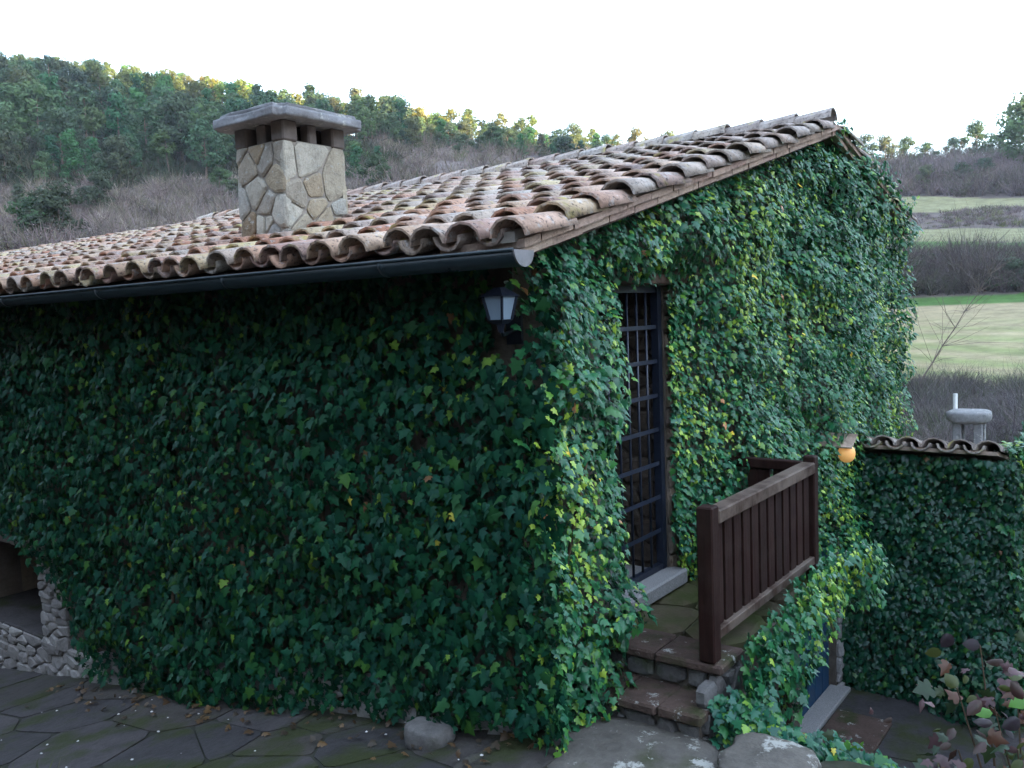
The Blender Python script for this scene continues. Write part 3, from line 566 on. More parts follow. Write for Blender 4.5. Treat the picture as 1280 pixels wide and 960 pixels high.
# ------------------------------------------------------------------ outbuilding
ob = thing('outbuilding', 'low ivy covered lean-to with a tiled edge right of the gable', 'outbuilding', (6.3, -.8, -2.1))
mb = MB(); mb.hexa(5.2, 8.4, -1.42, .156, -2.4, .36, -.35); mb.build('wall', M_WALL, ob)
def tM(x, y, z): return Matrix.Translation((x, y, z)) @ Matrix.Rotation(.21, 4, 'Y') @ Matrix.Rotation(rr.uniform(-.04, .04), 4, 'Z')
V = [(x, y, .375-.215*(x-5.2)+dz) for dz in (0, .035) for y in (-1.5, -.25) for x in (4.98, 8.3)]; obr = add('roof', V, box_vf(0, 1, 0, 1, 0, 1)[1], M_BRICK, ob)
for c in range(6):
    for r in range(6):
        link(bpy.data.objects.new('tile', cover_me), obr, tM(4.95+r*.33, -1.42+c*.225, .47-.215*r*.33))
        if c < 5: link(bpy.data.objects.new('pan_tile', pan_me), obr, tM(4.93+r*.33, -1.42+c*.225+.112, .515-.215*r*.33))
ocx, ocy, ocz = 6.0, -1.10, .08
oc = box('chimney', ocx-.13, ocx+.13, ocy-.14, ocy+.14, ocz, ocz+.07, M_MORT, ob)
for sx in (-1, 1):
    for sy in (-1, 1): box('pillar', ocx+sx*.09-.035, ocx+sx*.09+.035, ocy+sy*.095-.04, ocy+sy*.095+.04, ocz+.068, ocz+.51, M_CAP, oc, .008)
rock('cap', (ocx, ocy, ocz+.565), (.20, .20, .075), 5, M_CAP, oc, 3, .12, .8)
pl = MB().tube([(6.12, -.95, -.3), (6.12, -.95, .86)], .022, 8).build('vent_pipe', m_plain('white_pipe', (.72, .72, .68), .5), None, True); tag(pl, 'white pipe standing behind the small stone capped chimney', 'pipe')

# ------------------------------------------------------------------ ivy
half = [(.17, -.05), (.40, .0), (.45, .13), (.29, .27), (.50, .47), (.23, .58), (.11, .82)]
LV = [(0, .33)]+[(0, .05)]+half+[(0, 1.0)]+[(-x, y) for x, y in half[::-1]]
LV = np.array([(x, y-.1, -.30*abs(x)-.22*(y-.3)**2) for x, y in LV]); nL = len(LV)
LF = np.array([(0, k, k+1 if k+1 < nL else 1) for k in range(1, nL)])
ovl = [(0, .4), (0, 0), (.22, .12), (.33, .38), (.24, .7), (0, 1), (-.24, .7), (-.33, .38), (-.22, .12)]
OV = np.array([(x, y, -.75*abs(x)**1.2-.55*(y-.3)**2+.06*math.sin(9*y)*(x > 0)) for x, y in ovl]); OF = np.array([(0, k, k+1 if k+1 < len(OV) else 1) for k in range(1, len(OV))])
PAL = np.array([(.007, .064, .034), (.009, .074, .034), (.006, .050, .033), (.018, .090, .028), (.009, .064, .044), (.045, .135, .024), (.13, .24, .035), (.38, .34, .05), (.20, .10, .05)])
def frames(P, N, tip, size):
    N = N/np.linalg.norm(N, axis=1)[:, None]; t = tip-(tip*N).sum(1)[:, None]*N; t /= np.linalg.norm(t, axis=1)[:, None]+1e-9; s = np.cross(t, N)
    an = np.random.default_rng(len(P)).uniform(.72, 1.18, len(P)); B = np.stack([s*an[:, None], t, N*np.random.default_rng(len(P)+1).uniform(.3, 2.0, len(P))[:, None]], -1)*size[:, None, None]; return B
def leaf_surface(O, U, Vv, N, w, h, n, mask, thick, size, seed, young=.06, lit=0.0, updir=(0, 0, 1), upamt=(.1, .75)):
    r = np.random.default_rng(seed); O, U, Vv, N = (np.array(a, float) for a in (O, U, Vv, N)); u = r.random(n)*w; v = r.random(n)*h
    jit = .10*(fbm(u*5+3, v*5+3, seed+9)-.5)+.16*(fbm(u*2+3, v*2+3, seed+5)-.5)
    k = mask(u, v, jit); u, v = u[k], v[k]; n = len(u)
    Tf = lambda a, b: thick(a, b)*(.30+.8*fbm(a*1.6+7, b*1.6+7, seed+1)+.55*vnoise(a*4.5, b*4.5, seed+2))
    T0 = Tf(u, v); e = .04; gu = (Tf(u+e, v)-T0)/e; gv = (Tf(u, v+e)-T0)/e; fr = 1-.7*r.random(n)**1.6
    P = O+u[:, None]*U+v[:, None]*Vv+(T0*fr)[:, None]*N
    nn = N-.55*gu[:, None]*U-.55*gv[:, None]*Vv+r.uniform(*upamt, n)[:, None]*np.array(updir)+r.normal(0, .34, (n, 3))
    tip = np.array([0, 0, -1.0])+.25*N+r.normal(0, .45, (n, 3)); yn = vnoise(u*2.2+11, v*2.2+5, seed+4); ylow = r.random(n)
    sz = size*(.5+.75*r.random(n))*(.8+.4*fbm(u*1.1, v*1.1, seed+6)); isy = (ylow < young*(.2+3.2*np.clip(yn-.45, 0, 1))) & (fr > .6)
    ci = r.choice(6, n, p=[.24, .24, .2, .16, .12, .04]); ci = np.where(isy, np.where(r.random(n) < .5, 6, 5), ci); q = r.random(n); ci = np.where(q < .0007, 7, ci); ci = np.where((q > .0025) & (q < .0036), 8, ci)
    sz = np.where(isy, sz*.72, sz); col = PAL[ci]*(r.uniform(.75, 1.2, n)*(.95+lit*.8))[:, None]*(np.array([1.3, 1.05, .82]) if lit else 1.0)  # lit brightens and warms the leaf colour to imitate light on that wall
    return P, frames(P, nn, tip, sz), ci, col, fr, sz
leaf_lib = {}
def leaf_var(ci, lit):
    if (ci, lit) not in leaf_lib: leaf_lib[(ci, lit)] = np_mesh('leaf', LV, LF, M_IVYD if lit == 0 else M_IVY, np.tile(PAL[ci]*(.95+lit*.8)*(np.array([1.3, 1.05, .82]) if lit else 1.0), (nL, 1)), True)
    return leaf_lib[(ci, lit)]
def in_frame(P):
    d = P-np.array(CAM); x = d@np.array(rt); y = d@np.array(up); z = d@np.array(fw); return (z > .2) & (np.abs(x/np.maximum(z, .1)) < .59) & (np.abs(y/np.maximum(z, .1)) < .445), z
def ivy(label, parts, loc, nobj=300, lit=0.0, name='ivy', stems=()):
    P, B, ci, col, fr, sz = (np.concatenate([p[k] for p in parts]) for k in range(6))
    t = thing(name, label, 'ivy', loc); ok, z = in_frame(P); score = np.where(ok & (fr > .86), sz/np.maximum(z, .3), 0); idx = np.argsort(-score)[:nobj]; idx = idx[score[idx] > 0]
    for i in idx:
        Mx = Matrix([list(B[i][a])+[P[i][a]] for a in range(3)]+[[0, 0, 0, 1]]); link(bpy.data.objects.new('leaf', leaf_var(int(ci[i]), lit)), t, Mx)
    keep = np.ones(len(P), bool); keep[idx] = False; P, B, col = P[keep], B[keep], col[keep]
    V = np.einsum('nij,kj->nki', B, LV)+P[:, None]; FF = LF[None]+(np.arange(len(P))*nL)[:, None, None]
    o = link(bpy.data.objects.new('leaf_mass', np_mesh('leaf_mass', V, FF, M_IVYD if lit == 0 else M_IVY, np.repeat(col, nL, 0), True)), t); o['kind'] = 'stuff'
    for s in stems: MB().tube(s[0], s[1], 6).build('stem', M_STEM, t, True)
    return t
def wander(a, b, n, amp, seed, r0, r1):
    r = np.random.default_rng(seed); a, b = np.array(a, float), np.array(b, float); P = [a+(b-a)*k/(n-1)+(r.normal(0, amp, 3) if 0 < k < n-1 else 0) for k in range(n)]; return (P, [r0+(r1-r0)*k/(n-1) for k in range(n)])
g0 = lambda y: ground(np.full_like(np.asarray(y, float), -.1), y)
# long wall: u runs along +y from y=-.2, v up from z=-2
def mask_long(u, v, j):
    y = u-.2; z = v-2.0; lo = g0(y)+.06+1.2*j+.10*smooth01((y-3.0)/2)
    edge = np.interp(y, [3.7, 4.4, 5.05, 5.45, 5.85, 6.8, 7.8, 8.5, 14], [-3, -1.30, -.78, -.3, -.10, .0, -.1, -3, -3])+.6*j
    bare = (np.abs(y-.06) < .14+j) & (z > 1.64+j)           # bare patch round the lantern
    return (z > np.maximum(lo, edge)) & (z < 2.16) & ~bare
pl1 = leaf_surface((-.02, -.2, -2), (0, 1, 0), (0, 0, 1), (-1, 0, 0), 11.2, 4.2, 44000, mask_long, lambda u, v: .23+.0*u-.06*smooth01((v-3.8)/.3), .078, 101, .09, upamt=(-.2, .30))
pl1b = leaf_surface((-.02, 11, -2), (0, 1, 0), (0, 0, 1), (-1, 0, 0), 7, 4.05, 5000, lambda u, v, j: v > .6+j, lambda u, v: .22+.0*u, .11, 102, .04, upamt=(-.15, .38))
st = [wander((-.06, y, float(g0(y))-.05), (-.05, y+dy, 1.5), 8, .06, 60+int(y*10), .022, .008) for y, dy in ((.15, .6), (.9, -.3), (2.2, .8), (3.6, -.5), (4.9, .4), (1.6, .2))]
ivy('dark green ivy blanketing the long shaded wall below the gutter', [pl1, pl1b], (-.1, 3, -.9), 300, 0.0, stems=st)
# gable wall: u along +x from x=-.25, v up from z=-2.3
def mask_gable(u, v, j):
    x = u-.25; z = v-2.3; topv = np.where(x < RX, 2.18+SL*(x-EX), 2.18+SL*(RX-EX)-SL*(x-RX))-.05-.35*np.abs(j)+.16*(x > RX)
    lo = np.where(x < .62, -.58+j, np.where(x < 2.62, -.12, np.where(x < 4.1, np.where(x < 3.0, -.95, -.72)+1.3*j, np.where(x < 5.1, -.42+1.6*j, -2.1))))
    dr = (x > .80+.5*j) & (x < 1.73+.25*j) & (z < 2.06-.5*np.abs(j)) & (z > -.3)
    return (z < topv) & (z > lo) & ~dr & (x < 7.28+j)
def th_gable(u, v):
    x = u-.25; z = v-2.3; t = .39+.0*u; t = t-.24*smooth01((x-.48)/.3)*(x < 1.2)*smooth01((2.2-z)/.2)-.31*smooth01((2.55-x)/.8)*(x >= 1.2)*smooth01((2.35-z)/.3)+.12*np.exp(-((x-4.4)/.8)**2)*smooth01((2.9-z)/1.2); t = t-.30*np.exp(-((x-5.35)/.22)**2)*smooth01((2.6-z)/.6); t = t+.06*smooth01((x-6.3)/.8)+.08*(x > RX)*smooth01((z-2.2)/.5); return np.clip(t*(1-.45*smooth01((z-(1.9+SL*(np.minimum(x, 2*RX-x)+.5)))/.3)*(x < RX)), .06, .6)
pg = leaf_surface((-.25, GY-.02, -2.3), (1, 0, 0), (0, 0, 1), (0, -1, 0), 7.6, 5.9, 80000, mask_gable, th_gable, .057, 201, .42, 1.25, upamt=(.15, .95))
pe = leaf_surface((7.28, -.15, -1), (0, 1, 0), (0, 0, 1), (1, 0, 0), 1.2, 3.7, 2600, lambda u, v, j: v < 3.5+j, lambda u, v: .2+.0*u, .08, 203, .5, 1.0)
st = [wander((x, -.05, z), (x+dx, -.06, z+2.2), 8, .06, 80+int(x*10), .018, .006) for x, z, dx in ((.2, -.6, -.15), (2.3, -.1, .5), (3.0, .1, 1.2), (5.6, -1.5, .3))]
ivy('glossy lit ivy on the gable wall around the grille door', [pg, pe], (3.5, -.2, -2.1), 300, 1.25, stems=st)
# landing front and the strand along the terrace edge
def mask_land(u, v, j):
    x = u+.55; z = v-2.1; top_ = np.interp(x, [.55, .75, 1.2, 2.0, 2.5, 2.9, 3.05], [-.30, .06, .13, .18, .18, .04, -.6])+1.0*j
    return (z < top_) & (z > np.interp(x, [.55, .9, 1.2, 1.6, 2.0, 2.5, 3.0], [-.62, -.58, -.40, -.24, -.18, -.26, -.20])+1.0*j)
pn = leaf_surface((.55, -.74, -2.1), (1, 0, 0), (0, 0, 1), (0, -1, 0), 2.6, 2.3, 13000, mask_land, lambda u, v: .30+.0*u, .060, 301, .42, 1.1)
def strand(P0, P1, n, wdt, seed):
    r = np.random.default_rng(seed); t = r.random(n); P0, P1 = np.array(P0, float), np.array(P1, float); P = P0+(P1-P0)*t[:, None]+r.normal(0, 1, (n, 3))*[wdt, wdt, wdt*.6]
    N = np.array([-.35, -.55, .75])+r.normal(0, .35, (n, 3)); tip = np.array([.2, -.3, -.9])+r.normal(0, .5, (n, 3)); sz = .062*(.6+.6*r.random(n)); ci = r.choice(9, n, p=[.2, .2, .16, .18, .1, .1, .05, .005, .005]); return P, frames(P, N, tip, sz), ci, PAL[ci]*1.7, r.uniform(.3, 1, n), sz
s1 = strand((.50, -.82, -.30), (.60, -.98, -.42), 330, .055, 5); s2 = strand((.58, -1.0, -.46), (1.0, -1.30, -.66), 460, .05, 6); s3 = strand((.95, -1.28, -.66), (1.2, -1.5, -.78), 160, .045, 7)
s4 = strand((.45, -.80, -.55), (.62, -.90, -.30), 420, .06, 8)
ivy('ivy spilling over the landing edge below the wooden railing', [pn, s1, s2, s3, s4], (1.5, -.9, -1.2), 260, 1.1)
# outbuilding
po = leaf_surface((5.18, .0, -2.15), (0, -1, 0), (0, 0, 1), (-1, 0, 0), 1.66, 2.6, 7700, lambda u, v, j: v < 2.52+j*.4, lambda u, v: .16+.0*u+.28*np.exp(-((u-1.45)/.45)**2)*smooth01((1.4-v)/1.2), .070, 401, .03)
pq = leaf_surface((5.0, -1.44, -2.15), (1, 0, 0), (0, 0, 1), (0, -1, 0), 3.5, 2.75, 7000, lambda u, v, j: v < 2.62+j, lambda u, v: .26+.0*u+.12*smooth01((1.2-v)/1.2), .085, 403, .35, .9)
pt = leaf_surface((5.1, -1.62, .42), (1, 0, -.2), (0, 1, 0), (0, 0, 1), 3.4, .42, 1500, lambda u, v, j: (v < .20+j*1.5), lambda u, v: .14+.0*u, .075, 405, .5, .9)
ivy('ivy smothering the small tiled outbuilding by the blue door', [po, pq, pt], (6, -1.4, -2.1), 180, .35)

# ------------------------------------------------------------------ rocks and low plants in front
def gz(x, y): return float(ground(x, y))
for (n, c, s, sd, lb) in (('boulder', (-.04, -.46, -.60), (.46, .54, .26), 3, 'broad flat lichened rock at the foot of the stone steps'), ('boulder', (-.44, -.04, -.60), (.22, .36, .20), 9, 'mossy flat rock beside the ivy corner left of the steps'),
    ('boulder', (.24, -1.10, -.52), (.24, .24, .24), 12, 'pale angular boulder right of the steps below the ivy'), ('boulder', (.66, -1.42, -.80), (.26, .17, .20), 15, 'low grey boulder at the bottom edge under trailing ivy'), ('boulder', (.20, -.70, -.62), (.20, .20, .16), 18, 'lichened rock directly under the lowest reddish tread')):
    tag(rock(n, c, s, sd, M_ROCK, None, 4, .30, .5), lb, 'rock', 'rocks at the foot of the steps')
tag(rock('boulder', (-.30, .66, gz(-.2, .6)+.06), (.10, .14, .09), 31, M_RISER, None, 3, .25), 'pale foundation stone poking out under the ivy near the corner', 'rock')
pr = np.random.default_rng(12)
V = []; F = []; mb = MB()
for k in range(70):
    x, y = pr.uniform(-2.0, -.1), pr.uniform(-.2, 4.5); s = pr.uniform(.004, .012); z = gz(x, y)+.036
    a = pr.uniform(0, 6.28); V8 = [(x+s*math.cos(a+q*1.2566)*pr.uniform(.7, 1.3), y+s*math.sin(a+q*1.2566)*pr.uniform(.7, 1.3), z) for q in range(5)]; mb.add(V8+[(x, y, z+s*.7)], [(q, (q+1) % 5, 5) for q in range(5)])
pb = mb.build('petals', M_PEB); tag(pb, 'scattered white petals and chips on the dark flagstones', 'petals', kind='stuff')
# dry leaves along the wall foot
mb = MB(); P = np.stack([pr.normal(-.32, .14, 160), pr.uniform(-.1, 5.2, 160)], 1); PZ_ = ground(P[:, 0], P[:, 1])+.045; Nn = np.array([0, 0, 1.])+pr.normal(0, .35, (160, 3)); Bf = frames(P, Nn, pr.normal(0, 1, (160, 3)), pr.uniform(.03, .07, 160))
V = np.einsum('nij,kj->nki', Bf, LV)+np.concatenate([P, PZ_[:, None]], 1)[:, None]; FF = LF[None]+(np.arange(160)*nL)[:, None, None]
o = link(bpy.data.objects.new('dry_leaves', np_mesh('dry_leaves', V, FF, M_SHRUB, np.repeat(np.array([(.10, .055, .03), (.16, .09, .04), (.06, .04, .03)])[pr.integers(0, 3, 160)], nL, 0)))); tag(o, 'fallen dry leaves along the foot of the ivy wall', 'leaves', kind='stuff')
def blades(cx, cy, n, spread, h, seed, cols, wd=.006, up_=.75):
    r = np.random.default_rng(seed); x = cx+r.normal(0, spread[0], n); y = cy+r.normal(0, spread[1], n); z = ground(x, y)-.01; d = np.stack([r.normal(0, .35, n), r.normal(0, .35, n), np.full(n, up_)], 1); d /= np.linalg.norm(d, axis=1)[:, None]
    L = h*r.uniform(.5, 1.1, n); side = np.cross(d, r.normal(0, 1, (n, 3))); side /= np.linalg.norm(side, axis=1)[:, None]; b = np.stack([x, y, z], 1); mid = b+d*(L*.55)[:, None]; tp = b+d*L[:, None]+np.stack([d[:, 0]*.4*L, d[:, 1]*.4*L, -.12*L], 1)
    V = np.stack([b-side*wd, b+side*wd, mid-side*wd*.8, mid+side*wd*.8, tp], 1); F = np.array([(0, 1, 3), (0, 3, 2), (2, 3, 4)])[None]+(np.arange(n)*5)[:, None, None]; return V, F, np.repeat(np.array(cols)[r.integers(0, len(cols), n)], 5, 0)
V, F, c = blades(-1.72, 2.65, 700, (.13, .30), .15, 3, [(.05, .08, .02), (.09, .11, .03), (.13, .12, .05)], .004); tag(link(bpy.data.objects.new('grass', np_mesh('grass', V, F, M_GRASS, c))), 'short tuft of grass at the lower left path edge', 'grass', kind='stuff')
V, F, c = blades(-1.42, 1.80, 26, (.05, .05), .24, 4, [(.02, .10, .06), (.03, .12, .06)], .009, 1.4); tag(link(bpy.data.objects.new('spear_leaf_plant', np_mesh('spear_leaf_plant', V, F, M_GRASS, c))), 'small plant with upright green blades at the bottom of the path', 'plant')
V, F, c = blades(.9, -.1, 160, (.12, .05), .12, 6, [(.05, .08, .02), (.08, .10, .03)], .003); V[..., 2] += 0; 
# foreground shrub, lower right
sb = thing('foreground_shrub', 'mauve and brown leaved shrub close to the camera at lower right', 'shrub', (-.85, -2.4, gz(-.85, -2.4)))
r = np.random.default_rng(44); n = 330; c0 = np.array([-.93, -2.36, .46]); P = c0+r.normal(0, 1, (n, 3))*[.17, .15, .17]; P[:, 2] = np.clip(P[:, 2], .02, .76)
Nn = np.array([-.6, -.1, .65])+r.normal(0, .5, (n, 3)); tip = (P-c0)*2+np.array([-.3, .1, -.25])+r.normal(0, .4, (n, 3)); sz = r.uniform(.028, .062, n)
SP = [(.075, .034, .042), (.05, .022, .02), (.022, .04, .012), (.12, .062, .068), (.016, .034, .014), (.055, .066, .015), (.10, .04, .025), (.034, .02, .028)]
Bf = frames(P, Nn, tip, sz); lib = [np_mesh('leaf', OV if k % 2 else LV, OF if k % 2 else LF, M_SHRUB, np.tile(np.array(SP[k]), ((len(OV) if k % 2 else nL), 1)), True) for k in range(8)]
for k in range(n): link(bpy.data.objects.new('leaf', lib[int(r.integers(0, 8))]), sb, Matrix([list(Bf[k][a])+[P[k][a]] for a in range(3)]+[[0, 0, 0, 1]])) if k < 300 else None
gl = np_mesh('leaf', OV, OF, M_SHRUB, np.tile(np.array((.07, .20, .02)), (len(OV), 1)), True)
for p, tp, s in (((-.97, -2.40, .72), (-.75, .55, .05), .095), ((-.95, -2.28, .62), (.2, .4, -.4), .06)):
    B1 = frames(np.array([p]), np.array([[-.5, -.2, .8]]), np.array([tp]), np.array([s]))[0]; link(bpy.data.objects.new('leaf', gl), sb, Matrix([list(B1[a])+[p[a]] for a in range(3)]+[[0, 0, 0, 1]]))
mb = MB()
for k in range(22):
    e = P[k*7]; b0 = (-.85+r.normal(0, .05), -2.40+r.normal(0, .05), gz(-.85, -2.4)-.05); mb.tube([b0, ((b0[0]+e[0])/2+r.normal(0, .03), (b0[1]+e[1])/2+r.normal(0, .03), (b0[2]+e[2])/2), tuple(e)], [.007, .005, .002], 5)
mb.build('stem', M_STEM, sb)

# ------------------------------------------------------------------ trees
def tree_var(seed, kind):
    r = np.random.default_rng(seed); H = 1.0; mb = MB(); lean = r.normal(0, .03, 2)
    tr_top = .92 if kind != 'oak' else .75; pts = [(lean[0]*k/5+r.normal(0, .006), lean[1]*k/5+r.normal(0, .006), tr_top*k/5-.03) for k in range(6)]
    mb.tube(pts, [.022, .018, .015, .012, .009, .004] if kind != 'oak' else [.03, .026, .022, .018, .012, .006], 6)
    if kind == 'pine': lo, hi, wmax, nc = .30, 1.0, .27, 30
    elif kind == 'tall': lo, hi, wmax, nc = .58, 1.0, .22, 16
    elif kind == 'cone': lo, hi, wmax, nc = .10, 1.0, .23, 30
    else: lo, hi, wmax, nc = .16, .98, .40, 30
    V = []; C = []
    for k in range(nc):
        f = (k+r.random())/nc; z = lo+(hi-lo)*f
        if kind == 'oak': wr = wmax*math.sin(math.pi*min(1, .12+.86*f))**.6
        elif kind == 'cone': wr = wmax*(1-f)**.8+.03
        else: wr = wmax*(math.sin(math.pi*(.28+.68*f))**.9)
        a = r.uniform(0, 6.28); rad = wr*math.sqrt(r.uniform(.12, 1)); c = np.array([lean[0]+rad*math.cos(a), lean[1]+rad*math.sin(a), z])
        if r.random() < .6: mb.tube([(lean[0]*z, lean[1]*z, z-.06), tuple(c)], [.007, .002], 4)
        cs_ = (.062 if kind != 'oak' else .095)*r.uniform(.7, 1.35); m = 46 if kind != 'oak' else 95
        off = r.normal(0, 1, (m, 3)); off /= np.linalg.norm(off, axis=1)[:, None]*.62; off *= r.uniform(.7, 1.1, (m, 1)); Pp = c+off*[cs_, cs_, cs_*.62]; nrm = off+[0, 0, .55]+r.normal(0, .45, (m, 3)); d = np.cross(nrm, r.normal(0, 1, (m, 3))); d /= np.linalg.norm(d, axis=1)[:, None]; e = np.cross(d, nrm); e /= np.linalg.norm(e, axis=1)[:, None]
        s = r.uniform(.020, .040, m)[:, None]; V.append(np.stack([Pp-e*s*.7, Pp+e*s*.7, Pp+d*s*1.6], 1)); b = r.uniform(.65, 1.3); C.append(np.full((m, 3, 1), b)*r.uniform(.85, 1.15, (m, 1, 1)))
    V = np.concatenate(V); C = np.concatenate(C); base = np.array({'pine': (.085, .135, .075), 'tall': (.10, .13, .06), 'cone': (.072, .13, .07), 'oak': (.062, .095, .06)}[kind]); hue = r.normal(0, .012, 3)*[1, .6, .5]
    F = np.arange(len(V)*3).reshape(-1, 3); return np_mesh('crown', V, F, M_CROWN, (C*(base+hue)).reshape(-1, 3)), mesh('trunk', mb.V, mb.F, M_BARK, True)
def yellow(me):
    y = me.copy(); a = y.attributes['tint']; c = np.zeros(len(y.vertices)*4, np.float32); a.data.foreach_get('color', c); c = c.reshape(-1, 4); c[:, :3] *= [1.75, 1.35, .8]; a.data.foreach_set('color', c.ravel()); return y  # crown colour brightened and yellowed to imitate low sun on the crest
LIB = {k: [tree_var(500+i*7+j*31, k) for i in range(4)] for j, k in enumerate(('pine', 'tall', 'cone', 'oak'))}
LIB_SUNLIT = {k: [(yellow(a), b) for a, b in v] for k, v in LIB.items()}
def tree(kind, az, r, h, label, group=None, name='pine_tree', wide=1.0):
    x, y = polar(az, r); z = float(terrain(az, r)); cr, tr_ = (LIB_SUNLIT if (-24 < az < 13 and r > 210 and name != 'evergreen_bush') else LIB)[kind][rr.randrange(4)]; t = thing(name, label, 'tree', (x, y, z-.1), group)
    t.rotation_euler[2] = rr.uniform(0, 6.28); t.scale = (h*wide, h*wide, h)
    for nm, me in (('crown', cr), ('trunk', tr_)):
        o = bpy.data.objects.new(nm, me); COL.objects.link(o); o.parent = t
    return t
tr = random.Random(11); pts = []; tries = 0
while len(pts) < 285 and tries < 20000:
    tries += 1; r = 143+132*tr.random()**.95; az = tr.uniform(-33, -6.5)
    if az > -12 and r < 175: continue
    x, y = polar(az, r)
    if all((x-a)**2+(y-b)**2 > 4.6**2 for a, b, *_ in pts): pts.append((x, y, az, r))
for x, y, az, r in pts:
    k = tr.choice(['pine', 'pine', 'cone', 'cone', 'tall', 'cone', 'pine', 'oak']); h = tr.uniform(6.5, 11.5) if r < 240 else tr.uniform(6, 9)
    if r < 162 and tr.random() < .5: h *= .75; k = tr.choice(['cone', 'oak', 'pine'])
    tree(k, az, r, h, 'tree among the dense pine wood on the left hillside', 'trees of the hillside wood', 'pine_tree' if k != 'oak' else 'oak_tree', 1.0 if k == 'oak' else 1.06)
n_c = 0
for k in range(34):     # pines on the crest between the wood and the roof
    az = -7.5+k*.40+tr.uniform(-.25, .25); r = tr.uniform(218, 242); kd = 'tall' if tr.random() < .65 else 'pine'
    tree(kd, az, r, tr.uniform(6.5, 10.5)*(1 if az < 2.2 else .75), 'slender pine standing on the crest above the roof ridge', 'pines along the crest')
for az, r, h, lb in ((4.6, 230, 8.5, 'rounded bare-topped tree on the skyline just above the roof middle'), (7.3, 235, 6.5, 'left tree of the pair on the skyline above the roof'), (8.6, 235, 8.5, 'right taller tree of the pair on the skyline above the roof'), (10.6, 238, 8, 'sunlit yellowish tree on the skyline left of the roof apex'), (12.0, 238, 7.5, 'last sunlit tree on the skyline before the roof apex')):
    tree('oak', az, r, h, lb, name='oak_tree', wide=.9)
for az, r, h, kd, lb in ((22.3, 262, 9, 'oak', 'dark tree on the right skyline next to the roof apex'), (23.4, 262, 8.5, 'oak', 'second dark tree on the right skyline from the roof apex'), (24.6, 265, 7.5, 'oak', 'low dark tree in the middle of the right skyline'), (25.6, 262, 6, 'oak', 'small pale tree on the right skyline'), (28.2, 262, 10, 'oak', 'large dark evergreen oak on the right skyline'), (29.2, 258, 7, 'oak', 'shorter dark oak right of the large skyline oak'), (30.7, 236, 17, 'oak', 'tall dark tree cut by the right edge of the picture'), (27.0, 268, 6, 'oak', 'round bush-like tree left of the large skyline oak')):
    tree(kd, az, r, h, lb, name='oak_tree')
tree('oak', -26.9, 88, 5.5, 'lone dark green bush above the roof at far left', name='green_bush', wide=1.2); tree('oak', -28.0, 89, 4.5, 'smaller dark green bush left of the lone bush above the roof', name='green_bush', wide=1.2)
for k in range(60):
    az = tr.uniform(-8, 7); r = tr.uniform(178, 236)
    tree(tr.choice(['oak', 'oak', 'pine', 'cone']), az, r, tr.uniform(3, 6.5), 'dark evergreen tree on the slope below the crest pines', 'trees below the crest', 'oak_tree', 1.15)
for k in range(26):
    az = tr.choice([tr.uniform(-32, -7), tr.uniform(-6, 6)]); r = tr.uniform(118, 150) if az < -7 else tr.uniform(150, 205)
    tree(tr.choice(['oak', 'cone']), az, r, tr.uniform(2.5, 5), 'small evergreen bush among the grey scrub on the hillside', 'evergreen bushes in the scrub', 'evergreen_bush', 1.2)

for k in range(22):
    far = k % 2; az = tr.uniform(20.5, 32); r = tr.uniform(212, 262) if far else tr.uniform(112, 124)
    tree('oak', az, r, tr.uniform(3, 5) if far else tr.uniform(2.2, 3.6), 'dark green bush in the thicket above the upper field' if far else 'dark green bush growing in the leafless hedge by the big field', 'bushes in the upper thicket' if far else 'bushes in the hedge', 'evergreen_bush', 1.25)

# ------------------------------------------------------------------ leafless scrub
def scrub(name, label, az0, az1, r0, r1, n, h0, h1, nb, wd, cols, seed, thr=.40):
    q = np.random.default_rng(seed); az = q.uniform(az0, az1, n); r = q.uniform(r0, r1, n); den = fbm(az*.5+30, r*.05+30, seed); k = den > thr; az, r = az[k], r[k]; n = len(az)
    x, y = polar(az, r); z = terrain(az, r)-.15; h = q.uniform(h0, h1, n)*(.25+1.5*fbm(az*.8+3, r*.08+3, seed+2)); c = np.array(cols)[q.integers(0, len(cols), n)]*q.uniform(.7, 1.3, (n, 1))*(.55+.9*fbm(az*1.1+13, r*.11+3, seed+7))[:, None]
    base = np.stack([x, y, z], 1)[:, None]+q.normal(0, .3, (n, nb, 3))*[1, 1, 0]; d = q.normal(0, .42, (n, nb, 3)); d[..., 2] = 1; L = h[:, None]*q.uniform(.5, 1.05, (n, nb)); lo = (.2+q.random((n, nb))*.65)*(q.random((n, nb)) < .78)
    b = base+d*(L*lo)[..., None]*.8; d2 = d+q.normal(0, .85, d.shape)*(lo > 0)[..., None]; tp = b+d2*(L*(1-lo)*np.where(lo > 0, .55, 1))[..., None]; s = np.cross(d2, q.normal(0, 1, d.shape)); s /= np.linalg.norm(s, axis=-1)[..., None]
    V = np.stack([b-s*wd, b+s*wd, tp], 2).reshape(-1, 3); F = np.arange(len(V)).reshape(-1, 3)
    o = link(bpy.data.objects.new(name, np_mesh(name, V, F, M_TWIG, np.repeat(c, nb*3, 0)))); return tag(o, label, 'scrub', kind='stuff')
GB = [(.22, .185, .165), (.18, .14, .13), (.25, .215, .17), (.16, .15, .10), (.20, .155, .15)]
PB = [(.17, .13, .135), (.15, .115, .115), (.20, .165, .15), (.12, .12, .08), (.18, .14, .15)]
scrub('hillside_scrub', 'grey leafless scrub on the slope below the left wood', -34, -6, 80, 141, 2600, 1.3, 3.0, 34, .05, GB, 71)
scrub('wood_undergrowth', 'dark green undergrowth at the foot of the left wood', -34, -6, 139, 178, 900, 1.5, 3.2, 44, .10, [(.06, .085, .045), (.08, .075, .05), (.05, .07, .045)], 79)
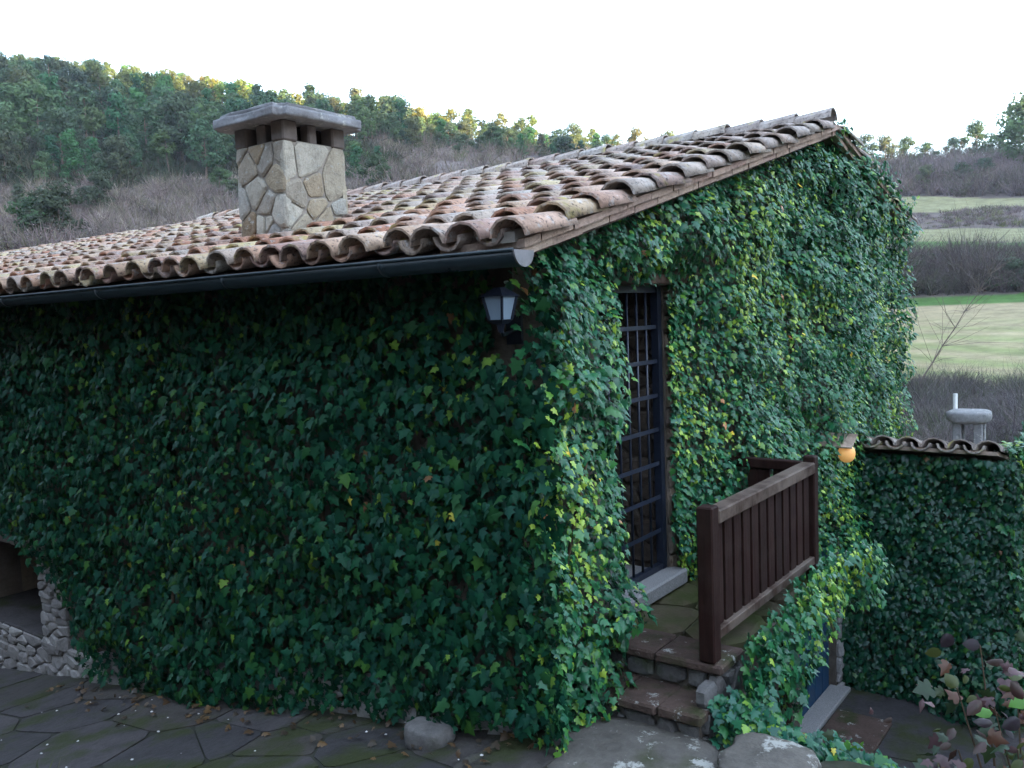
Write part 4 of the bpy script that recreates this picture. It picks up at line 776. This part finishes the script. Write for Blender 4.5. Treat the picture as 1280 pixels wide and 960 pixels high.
scrub('crest_scrub', 'brown undergrowth below the crest pines behind the roof', -8, 20, 95, 238, 2600, 1.8, 3.6, 30, .055, GB+[(.10, .11, .055)], 72)
scrub('upper_scrub', 'purple brown thicket above the highest field on the right', 19, 36, 206, 268, 1900, 2.6, 5.2, 44, .07, PB, 73, .2)
scrub('bank_scrub', 'low rough bank between the two upper fields', 19, 36, 166.5, 187, 900, .5, 1.2, 30, .05, PB+[(.16, .17, .08)], 74)
scrub('hedge_thicket', 'dark leafless hedge thicket along the far side of the big field', 19, 36, 112.5, 127, 900, 3.2, 5.4, 70, .035, [tuple(.8*a for a in c) for c in PB], 75, .15)
scrub('terrace_scrub', 'thin scrub on the green terrace behind the hedge', 25, 36, 128, 138, 110, 1.5, 3.0, 50, .04, PB, 76)
scrub('bramble_thicket', 'grey bramble thicket beyond the outbuilding roof', 20, 37, 27, 54, 950, .9, 2.0, 90, .010, [(.13, .11, .115), (.10, .095, .09), (.08, .095, .055), (.15, .13, .12)], 77)
sap = thing('bare_sapling', 'thin leafless sapling in front of the big stubble field', 'sapling', (*polar(25.0, 48), float(terrain(25.0, 48))))
b0 = np.array([*polar(25.0, 48), float(terrain(25.0, 48))]); e0 = b0+np.array([1.6, -2.4, 6.0]); q = np.random.default_rng(2); mb = MB(); main = [b0+(e0-b0)*k/7+np.array([.5, -.6, 0])*(k/7)**2+q.normal(0, .06, 3) for k in range(8)]; mb.tube(main, [.045, .04, .035, .03, .025, .02, .014, .008], 6); mb.build('trunk', M_BARK, sap); mb = MB()
for k in range(46):
    p = main[2+k % 6]; d = q.normal(0, .9, 3)+[0, 0, .9]; mb.tube([p, p+d*.7, p+d*1.4+q.normal(0, .25, 3)], [.011, .008, .003], 4)
mb.build('branch', M_BARK, sap)

# ------------------------------------------------------------------ air
hz = NT('air'); hz.t.nodes.remove(hz.b); pvn = hz.n('ShaderNodeVolumePrincipled'); pvn.inputs['Color'].default_value = (.86, .90, 1.0, 1); pvn.inputs['Density'].default_value = .0002; pvn.inputs['Anisotropy'].default_value = .2; hz.l(pvn.outputs[0], hz.out.inputs['Volume'])
haze = add('haze', *box_vf(-660, 660, -660, 660, -20, 190), hz.m); tag(haze, 'thin bluish valley air', kind='stuff')
